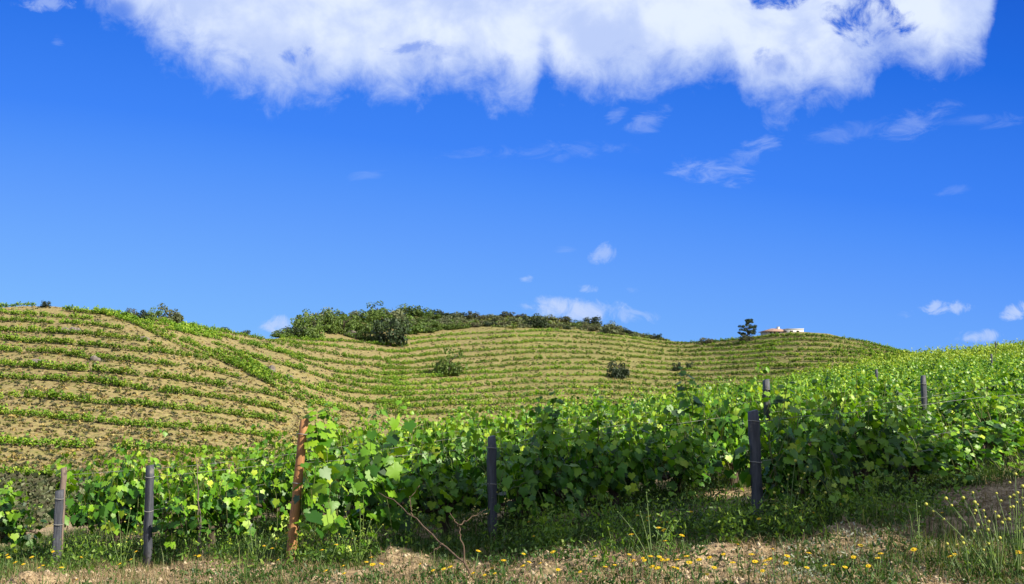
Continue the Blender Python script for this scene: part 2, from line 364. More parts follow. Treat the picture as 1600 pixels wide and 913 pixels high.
C2 = np.array([(-400,490),(0,480),(60,478),(130,483),(200,492),(250,500),(300,508),(360,519),(425,529),(470,517),(520,504),(560,498),(620,493),(680,496),(740,496),(800,495),(860,499),(900,505),(950,513),(1000,523),(1030,530),(1060,534),(1100,535),(1160,528),(1210,521),(1250,518),(1300,522),(1350,533),(1400,545),(1450,556),(1600,590),(1900,600)], float)
def crest(x): return np.interp(x, CR[:, 0], CR[:, 1])
def crest2(x): return np.interp(x, C2[:, 0], C2[:, 1])
def px_of_u(u): return 800+u*F
NU = 420; UG = np.linspace(-.9, .8, NU)
NY = 640; YG = np.concatenate([np.linspace(6, 130, 220, endpoint=False), np.linspace(130, 460, 300, endpoint=False), np.linspace(460, 1500, 120)])
TZ = np.zeros((NU, NY)); CRY = np.zeros(NU)
for i, u in enumerate(UG):
    x = px_of_u(u); ym = float(ymax(u))
    bot = np.interp(x, [0, 150, 450, 600, 1250, 1400, 1600], [850, 780, 720, 670, 630, 620, 640])
    top = float(crest2(np.clip(x, -400, 1900)))
    ys = np.linspace(bot, top, 16); xs = np.full(16, np.clip(x, -380, 1800))
    Dd = fD(xs, ys); Dd = np.maximum.accumulate(Dd+np.arange(16)*.01)
    for q in range(1, 16): Dd[q] = max(Dd[q], Dd[q-1]+1.5)
    _, vv = ray(xs, ys); zz = EYE+vv*Dd
    zedge = float(fnear(np.array([[u*ym, ym]]))[0])
    ky = [ym]; kz = [zedge]
    if Dd[0]-ym > 30:
        ky += [ym+8]; kz += [zedge-.9]
        ky += [.45*ym+.55*Dd[0]]; kz += [min(zedge-5, zz[0]-1.5, EYE+(vv[0]-.02)*(.45*ym+.55*Dd[0]))]
    ky += list(Dd); kz += list(zz)
    CRY[i] = Dd[-1]
    ky += [Dd[-1]+14, Dd[-1]+60, Dd[-1]+160, 1500]; kz += [zz[-1]-.6, zz[-1]-12, zz[-1]-35, zz[-1]-60]
    TZ[i] = np.interp(YG, ky, kz)
for _ in range(3):
    TZ[1:-1] = (TZ[:-2]+2*TZ[1:-1]+TZ[2:])/4
for _ in range(2):
    TZ[:, 1:-1] = (TZ[:, :-2]+2*TZ[:, 1:-1]+TZ[:, 2:])/4
def tz(u, Y):
    a = np.clip((u-UG[0])/(UG[1]-UG[0]), 0, NU-1.001); i = a.astype(int); fa = a-i
    b = np.interp(Y, YG, np.arange(NY)); b = np.clip(b, 0, NY-1.001); j = b.astype(int); fb = b-j
    return (TZ[i, j]*(1-fa)+TZ[i+1, j]*fa)*(1-fb)+(TZ[i, j+1]*(1-fa)+TZ[i+1, j+1]*fa)*fb
# dirt banks and heaps near the camera: (x, y) pixel, radius, height
HEAPS = [(2.62,7.6,.75,.13),(3.5,7.9,.6,.10),(-1.0,8.75,.42,.15),(.55,8.1,.5,.10),(.9,8.6,.4,.08),(-3.9,8.2,.5,.12),(-2.5,8.2,.6,.06),(4.4,8.9,.9,.05),(1.6,7.7,.5,.05),(-2.9,9.3,.5,.08),(3.0,8.5,.4,.09),(-2.6,7.75,.7,.05),(-4.3,7.9,.45,.07),(.3,7.7,.45,.06)]
def H(P, detail=True):
    P = np.asarray(P, float); X = P[..., 0]; Y = P[..., 1]
    zn = fnear(np.stack([np.clip(X, -14, 70), np.clip(Y, -12, 95)], -1))
    zn = np.where(X < -14, zn+(X+14)*.05, zn)
    Ys = np.maximum(Y, .5); u = X/Ys
    ang = np.abs(np.arctan2(X, Y))
    uc = np.clip(u, -.88, .78); Ye = np.where(np.abs(u) < .8, Y, np.hypot(X, Y)*.78)
    ym = ymax(uc)
    far = tz(uc, Ye)
    k = np.clip((Ye-ym)/3.0+.5, 0, 1); k = k*k*(3-2*k)
    wa = np.clip((math.radians(75)-ang)/math.radians(25), 0, 1); wa = wa*wa*(3-2*wa)
    z = zn+(far-zn)*k*wa
    if detail:
        r = np.hypot(X, Y)
        nr = np.clip((16-r)/4, 0, 1)
        for hx, hy, hr, hh in HEAPS:
            d = np.hypot(X-hx, (Y-hy)*1.3)/hr
            z = z+hh*np.exp(-d*d*2.2)*(1+.5*vnoise(P, 5, 3, 2))
        z = z+nr*(.035*vnoise(P, 1.7, 1, 3)+.04*vnoise(P, 6.0, 2, 3)+.016*vnoise(P, 22.0, 5, 2))
        fr_ = np.clip((r-70)/60, 0, 1)*wa
        z = z+fr_*(.35*vnoise(P, .09, 4, 3)+.12*vnoise(P, .5, 6, 2))
    return z
def h1(x, y, detail=True): return float(H(np.array([[x, y]]), detail)[0])
# pixel -> ground point in the near field, by marching along the line of sight
def on_ground(x, y, y0=5.0, y1=60.0):
    u, v = ray(x, y); Ys = np.linspace(y0, y1, 1600); P = np.stack([u*Ys, Ys], -1)
    z = H(P, False); hit = np.where(EYE+v*Ys <= z)[0]
    q = Ys[hit[0]] if len(hit) else y1
    return float(u*q), float(q)

angs = np.radians(np.concatenate([np.arange(-180, -60, 6), np.arange(-60, -34, 1.5), np.arange(-34, 34, .19), np.arange(34, 60, 1.5), np.arange(60, 180, 6)]))
rad = [0.4]
while rad[-1] < 1400:
    r = rad[-1]
    rad.append(r+(.35 if r < 6 else .05 if r < 12.5 else r*.011 if r < 110 else 1.25 if r < 400 else r*.06))
rad = np.array(rad); na, nr_ = len(angs), len(rad)
# rings are straight lines across the view direction inside the wedge
gx = np.sin(angs)[:, None]*rad[None]; gy = np.cos(angs)[:, None]*rad[None]
GP = np.stack([gx, gy], -1); GZ = H(GP)
GV = np.concatenate([GP, GZ[..., None]], -1).reshape(-1, 3)
i = np.arange(na)[:, None]; j = np.arange(nr_-1)[None]; i2 = (i+1) % na
GF = np.stack([i*nr_+j, i2*nr_+j, i2*nr_+j+1, i*nr_+j+1], -1).reshape(-1, 4)[:, ::-1]
GV = np.r_[GV, [[0, 0, h1(0, 0)]]]
cf = np.stack([np.full(na, na*nr_), (np.arange(na)+1) % na*nr_, np.arange(na)*nr_], -1)[:, ::-1]
mg, n = mat('hill_ground')
g = n.new('ShaderNodeNewGeometry'); P_ = g.outputs['Position']
sp = n.new('ShaderNodeSeparateXYZ'); n.link(P_, sp.inputs[0])
fine = n.noise(P_, 30, 8, .7); med = n.noise(P_, 2.2, 6, .6); clod = n.noise(P_, 11, 8, .72, .4)
soil = n.ramp(clod, [(.32, (.09, .06, .04)), (.44, (.30, .21, .125)), (.56, (.56, .42, .25)), (.72, (.80, .64, .41))])
soil = n.mix(n.maprange(med, .52, .68), soil, n.ramp(fine, [(.35, (.06, .09, .025)), (.65, (.22, .20, .09))]))
hn = n.noise(P_, .32, 9, .72); hn2 = n.noise(P_, .035, 5, .6); hn3 = n.noise(P_, 1.1, 9, .78); hn4 = n.noise(P_, .75, 8, .8, .5); hn5 = n.noise(P_, 2.6, 6, .75)
hill = n.ramp(hn3, [(.38, (.10, .075, .045)), (.45, (.22, .15, .09)), (.51, (.32, .225, .135)), (.57, (.42, .31, .19)), (.66, (.56, .45, .31))])
hill = n.mix(n.maprange(hn5, .48, .56, 0, .75), hill, n.ramp(hn3, [(.35, (.22, .19, .05)), (.65, (.42, .36, .12))]))
hill = n.mix(n.maprange(hn, .50, .62, 0, .7), hill, n.ramp(hn5, [(.3, (.14, .17, .04)), (.7, (.30, .28, .09))]))
hill = n.mix(n.maprange(hn4, .54, .60, 0, .8), hill, (.10, .115, .05))
hill = n.mix(.46, hill, n.ramp(hn5, [(.42, (.17, .15, .045)), (.58, (.42, .36, .14))]))
far_k = n.maprange(sp.outputs[0], -60, 40, 0, .97)
hill = n.mix(n.math('MULTIPLY', far_k, n.math('MULTIPLY', n.maprange(hn2, .30, .62, .55, 1), n.maprange(hn3, .42, .58, 1, .45))), hill, n.ramp(hn5, [(.40, (.09, .115, .022)), (.60, (.28, .27, .075))]))
yy_ = n.maprange(sp.outputs[1], 60, 100)
gc = n.mix(yy_, soil, hill)
finish(n, principled(n, gc, .95, .15, n.math('ADD', clod, n.math('MULTIPLY', fine, .5)), .05, .8))
gm = np_mesh('ground', GV, [GF, cf], mg, smooth=True)
tag(link_mesh('ground', gm), kind='structure')

# asphalt road along the camera side
RX = np.linspace(-40, 40, 161)
def road_edge(x): return 6.05+.09*x+.02*vnoise(np.stack([x*3, x*0], -1), 1, 9)*3
rv = []; NRD = 8
for k in range(NRD):
    t = k/(NRD-1); y = road_edge(RX)*1.0-4.6*(1-t); rv.append(np.stack([RX, y, np.maximum(H(np.stack([RX, y], -1)), H(np.stack([RX, y], -1), False))+.03], -1))
rv = np.array(rv); rV = rv.reshape(-1, 3); i = np.arange(NRD-1)[:, None]; j = np.arange(160)[None]
rF = np.stack([i*161+j, i*161+j+1, (i+1)*161+j+1, (i+1)*161+j], -1).reshape(-1, 4)
mr, n = mat('asphalt'); g = n.new('ShaderNodeNewGeometry'); z = n.noise(g.outputs['Position'], 60, 6, .7)
finish(n, principled(n, n.ramp(z, [(.3, (.035, .035, .04)), (.7, (.075, .073, .075))]), .9, .2, z, .01, .6))
tag(link_mesh('road', np_mesh('road', rV, rF, mr)), kind='structure')

# ------------------------------------------------------------------ leaves
def grape_leaf(lod):
    """template pointing along +Y from the stalk, z up; unit length about 1"""
    if lod == 0:
        o = [(0, 0), (.20, -.16), (.44, -.06), (.40, .12), (.60, .30), (.46, .42), (.40, .58), (.24, .62), (.16, .80), (0, 1.0)]
        ring = o + [(-x, y) for x, y in o[-2:0:-1]]
        V_ = [(0, .32, .03)] + [(x, y, -.25*x*x-.16*(y-.35)**2+(.03 if k % 2 else -.03)) for k, (x, y) in enumerate(ring)]
        m = len(ring); F_ = [(0, 1+k, 1+(k+1) % m) for k in range(m)]
        return np.array(V_), np.array(F_)
    if lod == 1:
        V_ = [(0, 0, 0), (.48, .05, -.06), (.46, .52, -.08), (0, .98, -.06), (-.46, .52, -.08), (-.48, .05, -.06), (0, .38, .05)]
        return np.array(V_), np.array([(6, k, (k+1) % 6) for k in range(6)])
    V_ = [(-.5, 0, -.05), (.5, .1, -.05), (.4, .9, -.05), (-.45, .8, .08)]
    return np.array(V_), np.array([(0, 1, 2, 3)])
LEAF = [grape_leaf(k) for k in range(3)]
def scatter_leaves(pos, ydir, nrm, size, lod, tint, r, narrow=1.0):
    tv, tf = LEAF[lod]; n = len(pos)
    Yv = ydir/(np.linalg.norm(ydir, axis=1)[:, None]+1e-9)
    Xv = np.cross(Yv, nrm); Xv /= np.linalg.norm(Xv, axis=1)[:, None]+1e-9
    Zv = np.cross(Xv, Yv)
    cup = r.uniform(-.6, 1.6, n)
    V_ = pos[:, None]+size[:, None, None]*(narrow*tv[None, :, 0:1]*Xv[:, None]+tv[None, :, 1:2]*Yv[:, None]+(tv[None, :, 2:3]*cup[:, None, None])*Zv[:, None])
    F_ = (tf[None]+(np.arange(n)*len(tv))[:, None, None]).reshape(-1, tf.shape[1])
    return V_.reshape(-1, 3), F_, np.repeat(tint, len(tv))
def unit(r, n): a = r.normal(size=(n, 3)); return a/np.linalg.norm(a, axis=1)[:, None]

def vine_geometry(seed, lod, length=1.15, height=1.1, nshoot=15, step=.06, leaf=.125, wide=.30):
    """row along local X; returns (leaf V,F,tint), shoot MB"""
    r = np.random.default_rng(seed); sh_ = MB(); L = []
    for k in range(nshoot):
        x0 = np.clip(r.normal()*.27, -.52, .52)*length; side = r.choice([-1, 1])
        top = height*r.uniform(.68, 1.06)+(r.uniform(.12, .36) if r.random() < .20 else 0)
        lean = r.uniform(.0, wide)**1.0*r.uniform(.6, 1.6)*side; drift = r.uniform(-.16, .16)
        droop = r.random() < .42
        n = 12; t = np.linspace(0, 1, n)
        z = .25+(top-.25)*t
        if droop: z = .34+(top*.80-.34)*np.sin(t*PI*.96)**.9-.38*t*t; lean *= 1.7
        P = np.stack([x0+drift*t+.03*np.sin(t*7+k), lean*t**(1.0 if droop else .8)+.03*np.sin(t*5+k*2), z], -1)
        if lod == 0: sh_.tube(P, np.linspace(.005, .002, n), 4, cap=False)
        m = max(4, int((top-.4)/step)*(1 if lod < 2 else 1))
        tt = r.uniform(.03, 1.0, m); q = np.stack([np.interp(tt, t, P[:, c]) for c in range(3)], -1)
        L.append(np.c_[q, tt, np.full(m, side)])
    L = np.concatenate(L); n = len(L)
    off = unit(r, n); off[:, 2] *= .35; off[:, 1] = np.abs(off[:, 1])*L[:, 4]*1.2
    if lod < 2: pl = r.uniform(.04, .13, n)
    else: pl = r.uniform(.02, .12, n)
    pos = L[:, :3]+off*pl[:, None]
    outw = np.stack([off[:, 0], np.where(np.abs(off[:, 1]) < .2, L[:, 4]*.5, off[:, 1]), np.zeros(n)], -1); outw /= np.linalg.norm(outw, axis=1)[:, None]
    yd = outw*.45+np.array([0, 0, -1.0])*r.uniform(.2, 1.15, n)[:, None]+unit(r, n)*.45
    nm = outw*r.uniform(.4, 1.1, n)[:, None]+np.array([0, 0, 1.0])*r.uniform(.2, 1.0, n)[:, None]+unit(r, n)*.75
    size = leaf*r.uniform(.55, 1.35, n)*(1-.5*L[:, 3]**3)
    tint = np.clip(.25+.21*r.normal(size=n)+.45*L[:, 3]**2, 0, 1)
    return scatter_leaves(pos, yd, nm, size, lod, tint, r), sh_
def vine_trunk(seed, length):
    r = random.Random(seed); mb = MB(); n = 9
    z = np.linspace(-.12, .37, n); P = np.stack([np.cumsum([r.uniform(-.03, .03) for _ in z]), np.cumsum([r.uniform(-.02, .02) for _ in z]), z], -1)
    mb.tube(P, np.array([.06, .055, .048, .043, .045, .04, .043, .05, .045])*r.uniform(.85, 1.2), 8)
    for s in (-1, 1):
        m = 7; t = np.linspace(0, 1, m)
        Q = np.stack([P[-1][0]+s*t*length*.48, P[-1][1]+.02*np.sin(t*9+seed), .35+.04*np.sin(t*6+seed)], -1)
        mb.tube(Q, np.linspace(.032, .013, m), 6)
        for k in range(1, m, 2): mb.tube([Q[k], Q[k]+[r.uniform(-.02, .02), r.uniform(-.02, .02), .07]], [.014, .009], 5)
    return mb
VAR0 = []
for k in range(9):
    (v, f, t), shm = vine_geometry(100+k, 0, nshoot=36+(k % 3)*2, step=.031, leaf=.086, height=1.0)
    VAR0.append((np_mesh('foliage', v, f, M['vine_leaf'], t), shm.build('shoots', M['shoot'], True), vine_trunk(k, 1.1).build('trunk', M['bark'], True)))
VAR1 = []
for k in range(7):
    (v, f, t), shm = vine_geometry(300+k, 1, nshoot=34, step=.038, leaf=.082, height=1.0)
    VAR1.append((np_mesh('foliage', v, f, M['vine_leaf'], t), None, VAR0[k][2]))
# big leaves beside the orange post
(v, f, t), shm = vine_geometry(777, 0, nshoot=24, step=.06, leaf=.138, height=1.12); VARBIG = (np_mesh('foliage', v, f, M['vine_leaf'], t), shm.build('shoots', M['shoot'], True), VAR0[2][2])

ROWS = []   # (start point, name for labels)
ROWS.append(dict(s=(-4.9, 10.9), n='row of the half-wooden post'))
ROWS.append(dict(s=(-3.67, 10.2), n='row of the slim slate post'))
ROWS.append(dict(s=(-1.92, 9.17), n='row of the orange post'))
ROWS.append(dict(s=(-.18, 9.4), n='row of the central slate post'))
ROWS.append(dict(s=(2.05, 8.4), n='row of the broad slate post'))
RZ = math.atan2(D1[1], D1[0])
cands = []   # (dist, x, y, row, idx)
def in_field(x, y, m=.0): return y < ymax(x/y)-.3
for ri, R in enumerate(ROWS):
    s = np.array(R['s']); k = 0
    a = .62
    while a < 130:
        p = s+D1*a
        if in_field(p[0], p[1]) : cands.append((p[0], p[1], ri, k))
        a += 1.08; k += 1
cands.append((-5.8, 11.1, 0, -1))
# rows beyond the first five: they start at the field's edge
nn0 = -11.33
for q in range(1, 60):
    nv = nn0-2.15*q
    base_p = NR*nv; a = -40; k = 0; ri = 4+q
    while a < 130:
        p = base_p+D1*a
        if p[1] > 9 and p[0]/p[1] > -.47 and p[0]/p[1] < .85 and in_field(p[0], p[1]): cands.append((p[0], p[1], ri, k)); k += 1
        a += 1.08
def vis(x, y): return -.56 < x/y < .545
cands.sort(key=lambda c: math.hypot(c[0], c[1]))
first = {}
inds = [c for c in cands if vis(c[0], c[1])][:292]
rest = [c for c in cands if c not in set(inds)]
FIRST_LABELS = {
 (0,-1): 'low sprawling grapevine left of the half-wooden slate post at the field corner',
 (0,0): 'bright green grapevine against the half-wooden slate post, lowest and farthest left',
 (0,1): 'yellow-green grapevine between the half-wooden post and the slim slate post',
 (1,0): 'grapevine with gnarled dark trunk and grey canes just right of the slim slate post',
 (1,1): 'grapevine behind the gnarled-trunk vine, left of the orange wooden post',
 (2,0): 'grapevine with very large bright leaves hanging beside the orange wooden post',
 (2,1): 'grapevine with tall shoots over the dirt heap, right of the large-leaved vine',
 (3,0): 'half-shaded grapevine right beside the central slate post',
 (3,1): 'shaded dark green grapevine, second from the central slate post',
 (3,2): 'shaded grapevine with visible dark trunk left of the broad slate post',
 (4,0): 'darkest shaded grapevine with a tall leaning shoot, right of the broad slate post',
 (4,1): 'shaded grapevine, second along the row from the broad slate post',
 (4,2): 'grapevine half in shade where the sunlit part of the right row begins',
 (4,3): 'sunlit grapevine at the right edge with bare trunk above dark soil'}
def copy_thing(src, children, loc, rz, s):
    r = src.copy(); COL.objects.link(r); r.location = loc; r.rotation_euler = (0, 0, rz); r.scale = s
    for c in children: d = c.copy(); COL.objects.link(d); d.parent = r
    return r
protos = {}
DISTW = {0: 'first', 1: 'second'}
for c in inds:
    x, y, ri, k = c; d = math.hypot(x, y); rr = random.Random(int(x*1000)+int(y*77))
    if (ri, k) == (2, 0): key = ('b', 0); var = VARBIG
    elif d < 19: kk = rr.randrange(9); key = ('n', kk); var = VAR0[kk]
    else: kk = rr.randrange(7); key = ('m', kk); var = VAR1[kk]
    z = h1(x, y, d < 16)
    hs = rr.uniform(.84, 1.18)*(1.0 if ri > 1 else .88)
    if (ri, k) == (2, 0): hs = 1.0
    if ri == 3: hs *= 1.08
    if ri == 4: hs *= 1.04 if k < 2 else .80
    if ri == 4: hs = min(hs, 1.0)
    if ri == 3 and k > 4: hs *= .88
    if ri < 2: hs *= 1.12
    loc = (x, y, z); s = (1, rr.uniform(.95, 1.25), hs); rz = RZ+(PI if rr.random() < .5 else 0)+rr.uniform(-.06, .06)
    if key not in protos:
        r = empty('grapevine', loc, rz, s); ch = [link_mesh('trunk', var[2], r), link_mesh('foliage', var[0], r)]
        if var[1]: ch.append(link_mesh('shoots', var[1], r))
        protos[key] = (r, ch)
    else: r = copy_thing(protos[key][0], protos[key][1], loc, rz, s)
    if (ri, k) in FIRST_LABELS: lab = FIRST_LABELS[(ri, k)]; grp = 'grapevines of the front row ends'
    elif ri < 5: lab = 'leafy grapevine farther along the '+ROWS[ri]['n']; grp = 'grapevines of the '+ROWS[ri]['n']
    else:
        band = 'nearer rows' if d < 22 else 'middle rows' if d < 32 else 'distant rows'
        sidew = 'left of the broad slate post' if x/y < .245 else 'right of the broad slate post'
        lab = 'sunlit grapevine in the %s behind the front rows, %s' % (band, sidew); grp = 'grapevines in the %s %s' % (band, sidew)
    tag(r, lab, 'grapevine', grp)

# ------------------------------------------------------------------ the far vines: rest of the field and the hillside, one mass
MV, MF, MT, MI = [], [], [], []; cnt = 0
def add_mass(v, f, t, mi):
    global cnt
    MV.append(v); MF.append(f+cnt); MT.append(t); MI.append(np.full(len(f), mi)); cnt += len(v)
lowv = [vine_geometry(500+k, 2, nshoot=24, step=.06, leaf=.125, height=1.05)[0] for k in range(5)]
for c in rest:
    x, y, ri, k = c; d = math.hypot(x, y)
    if not (-.75 < x/y < .85): continue
    v, f, t = lowv[rng.integers(5)]
    a = RZ+(PI if rng.random() < .5 else 0); cs, sn = math.cos(a), math.sin(a); hs = rng.uniform(.9, 1.15)
    q = np.stack([v[:, 0]*cs-v[:, 1]*sn+x, v[:, 0]*sn+v[:, 1]*cs+y, v[:, 2]*hs+h1(x, y, False)], -1)
    add_mass(q, f, np.clip(t+.12*rng.normal()+.1, 0, 1), 0)
L_ROWS = [
 [(-200,478),(0,478),(60,477)], [(-200,486),(0,489),(49,493),(98,497),(122,498),(150,500)], [(-200,498),(0,501),(52,503),(105,506),(150,511),(200,516)],
 [(-200,514),(0,517),(59,519),(102,521),(138,524),(184,530),(230,537),(263,545)],
 [(-200,527),(0,530),(43,535),(98,538),(148,542),(197,548),(230,550),(279,557),(328,565)],
 [(-200,549),(0,551),(66,552),(115,557),(171,562),(230,568),(286,574),(328,581),(378,591)],
 [(-200,570),(0,572),(66,575),(131,578),(197,585),(263,593),(328,603),(394,611),(427,617),(460,629)],
 [(-200,592),(0,593),(66,594),(131,598),(197,606),(263,614),(328,622),(394,632),(460,647)],
 [(-200,623),(0,624),(66,625),(131,629),(197,633),(263,638),(328,644),(394,654),(457,662)],
 [(-200,648),(0,650),(66,654),(131,660),(197,665),(263,667),(328,673),(378,677),(450,688)],
 [(-200,691),(0,693),(66,696),(131,700),(250,706),(400,715)], [(-200,740),(0,742),(49,747),(150,756)],
 # band that comes down the edge of the spur
 [(150,487),(213,507),(263,530),(312,553),(361,570),(411,593),(460,619),(500,643),(540,660)],
 [(165,487),(225,506),(280,530),(330,552),(380,571),(430,594),(480,619),(520,641)],
 # face to the right of it
 [(100,487),(170,492),(230,503),(300,518),(360,530),(430,545)],
 [(250,503),(300,511),(360,523),(420,534),(470,540)],
 [(260,514),(320,527),(380,540),(440,552),(500,566)],
 [(394,540),(423,547),(453,557),(475,568),(502,576),(530,583),(563,587),(607,594),(640,594)],
 [(333,537),(366,550),(399,561),(436,568),(464,576),(491,587),(510,594),(541,603),(574,609),(640,611)],
 [(290,532),(313,544),(344,552),(383,561),(423,585),(453,594),(493,609),(537,625),(567,636)],
 [(486,631),(519,637),(552,644),(580,655)], [(436,539),(475,546),(508,552),(541,560),(585,564),(640,570)],
 [(436,550),(464,559),(508,565),(552,572),(607,576),(640,579)], [(431,533),(486,539),(541,546),(596,550),(640,552)],
 [(440,529),(497,533),(574,538),(640,541)],[(520,590),(560,598),(640,602)],[(500,606),(560,616),(640,620)],[(560,628),(600,632),(640,630)],[(560,584),(640,587)]]
XM = [625, 740, 850, 950, 1050, 1150, 1250, 1330, 1400, 1480]
YM = [[534,522,518,524,541,533,524,530,549,562],[541,530,526,531,546,540,531,536,553,565],[552,540,534,538,552,547,538,543,558,568],[561,549,543,546,558,554,546,550,563,572],
      [570,558,551,554,565,562,554,557,568,577],[579,568,560,562,572,570,562,565,574,582],[587,577,569,570,580,578,571,573,580,588],[594,586,578,579,588,587,580,581,586,594],
      [603,595,588,589,596,596,589,590,593,600],[611,605,598,598,605,606,599,599,600,606],[620,614,608,608,614,615,609,608,608,612],[630,624,618,618,624,625,619,617,616,618],
      [640,634,629,629,634,635,629,626,624,624],[650,645,640,640,644,645,640,636,632,630]]
rows_px = [np.array(r, float) for r in L_ROWS]
for yrow in YM:
    xs = np.arange(600+rng.uniform(-20, 15), 1480, 6.); ys = np.interp(xs, XM, yrow)
    for _ in range(5): ys[1:-1] = (ys[:-2]+ys[1:-1]*2+ys[2:])/4
    ys += 1.3*vnoise(np.stack([xs, xs*0+yrow[0]], -1), .018, 3, 2)
    rows_px.append(np.stack([xs, ys], -1))
hv = []
for k in range(8):
    r = np.random.default_rng(900+k); nl = 58
    q = unit(r, nl)*r.uniform(.3, 1, nl)[:, None]**.5*np.array([.62, .36, .42])+np.array([0, 0, .66])
    q[:, 2] += .25*np.maximum(0, r.normal(size=nl))*(r.random(nl) < .3)
    hv.append(scatter_leaves(q, unit(r, nl), unit(r, nl)*.8+np.array([0, 0, .7]), r.uniform(.16, .34, nl), 2, np.clip(.45+.22*r.normal(size=nl), 0, 1), r))
cp = []
for ri_, R in enumerate(rows_px):
    left = R[0, 0] < 500 and len(R) < 30 and ri_ < len(L_ROWS)
    xs = np.linspace(R[0, 0], R[-1, 0], 600); ys = np.interp(xs, R[:, 0], R[:, 1])
    k_ = 25; yp = np.pad(ys, k_, mode='edge'); yp[:k_] = 2*ys[0]-ys[k_:0:-1]; yp[-k_:] = 2*ys[-1]-ys[-2:-k_-2:-1]; ys = np.convolve(yp, np.ones(2*k_+1)/(2*k_+1), 'valid')
    ok = ys > crest(xs)-2.5; 
    Dp = fD(xs, ys); u, v = ray(xs, ys); X = u*Dp
    dl = np.r_[0, np.cumsum(np.hypot(np.diff(X), np.diff(Dp)))]
    m = int(dl[-1]/.78)
    a = np.arange(m)*.78+rng.uniform(-.22, .22, m)
    px_ = np.interp(a, dl, X); py_ = np.interp(a, dl, Dp); okk = np.interp(a, dl, ok.astype(float)) > .5
    gap = vnoise(np.stack([a, a*0+ri_*9.1], -1), .16, 11, 3)
    keep = okk & (gap > (-.55 if left else -.62)) & (rng.random(m) > .05)
    cp.append(np.stack([px_, py_, gap], -1)[keep])
cp = np.concatenate(cp)
cz = H(cp[:, :2])
for (x, y, gp), z in zip(cp, cz):
    v, f, t = hv[rng.integers(8)]; s = rng.uniform(.8, 1.22)*(1.0+.25*gp)*float(np.interp(y, [160, 260], [.92, .80])); s = max(s, .5)
    a = rng.uniform(-.5, .5); cs, sn = math.cos(a), math.sin(a)
    tall = rng.uniform(.85, 1.25)
    q = np.stack([(v[:, 0]*cs-v[:, 1]*sn)*s+x, (v[:, 0]*sn+v[:, 1]*cs)*s+y, v[:, 2]*s*tall+z-.08], -1)
    add_mass(q, f, np.clip(t+.10*rng.normal(), 0, 1), 1)
me = np_mesh('vineyard', np.concatenate(MV), np.concatenate(MF), [M['vine_far'], M['hill_vine']], np.concatenate(MT), midx=np.concatenate(MI))
tag(link_mesh('vineyard_vines', me), 'green vine rows striping the terraced hillside and the far end of the field', 'vines', kind='stuff')
print('hill plants', len(cp), 'field rest', len(rest), 'individual', len(inds))

# low weeds, tufts and dry scrub on the hill banks: one mass
def tuft_mass(name, n, xr, yr, mats, label, smin, smax, seed, accept=None, nl=16, leafs=(.18, .34), squash=.5, top=False):
    r = np.random.default_rng(seed); xs = r.uniform(*xr, n); ys = r.uniform(*yr, n)
    ok = (ys > crest(xs)+2) & (ys < np.interp(xs, [0, 150, 450, 640, 1480], [850, 790, 720, 660, 650]))
    if top: ok = (ys > crest2(xs)-1) & (ys < crest(xs)+1)
    if accept is not None: ok &= accept(xs, ys, r)
    xs, ys = xs[ok], ys[ok]; Dp = fD(xs, ys); u, v_ = ray(xs, ys); P = np.stack([u*Dp, Dp], -1); z = H(P)
    Vv, Ff, Tt, Mi = [], [], [], []; c = 0
    for (x, y), zz in zip(P, z):
        s = r.uniform(smin, smax)*(r.random()**.7*.7+.5); q = unit(r, nl)*r.uniform(.3, 1, nl)[:, None]**.5*np.array([1, 1, squash])*s; q[:, 2] = np.abs(q[:, 2])
        v, f, t = scatter_leaves(q+[x, y, zz], unit(r, nl), unit(r, nl)+[0, 0, .6], r.uniform(*leafs, nl)*(.5+s), 2, np.clip(.5+.25*r.normal(size=nl)+.15*r.normal(), 0, 1), r)
        Vv.append(v); Ff.append(f+c); Tt.append(t); c += len(v); Mi.append(np.full(len(f), r.integers(len(mats))))
    me = np_mesh(name, np.concatenate(Vv), np.concatenate(Ff), mats, np.concatenate(Tt), midx=np.concatenate(Mi))
    return tag(link_mesh(name, me), label, 'undergrowth', kind='stuff')
tuft_mass('hill_undergrowth', 26000, (-60, 1450), (478, 850), [M['scrub'], M['tuft_olive'], M['dry'], M['tuft_gold'], M['tuft_olive'], M['scrub']], 'dry grass tufts and low grey-green scrub between the hillside vine rows', .16, .50, 41, nl=12, squash=.6)
tuft_mass('valley_scrub', 1500, (-80, 140), (742, 850), [M['tree_grey'], M['scrub'], M['scrub']], 'grey scrub filling the gully below the left hillside', .5, 1.1, 42, nl=26)
tuft_mass('hill_scrub', 5200, (640, 1045), (488, 535), [M['scrub'], M['tree_grey'], M['tuft_olive'], M['tree_green']], 'low grey-green heath covering the hilltop between the bushes', .7, 1.5, 43, nl=22, top=True)

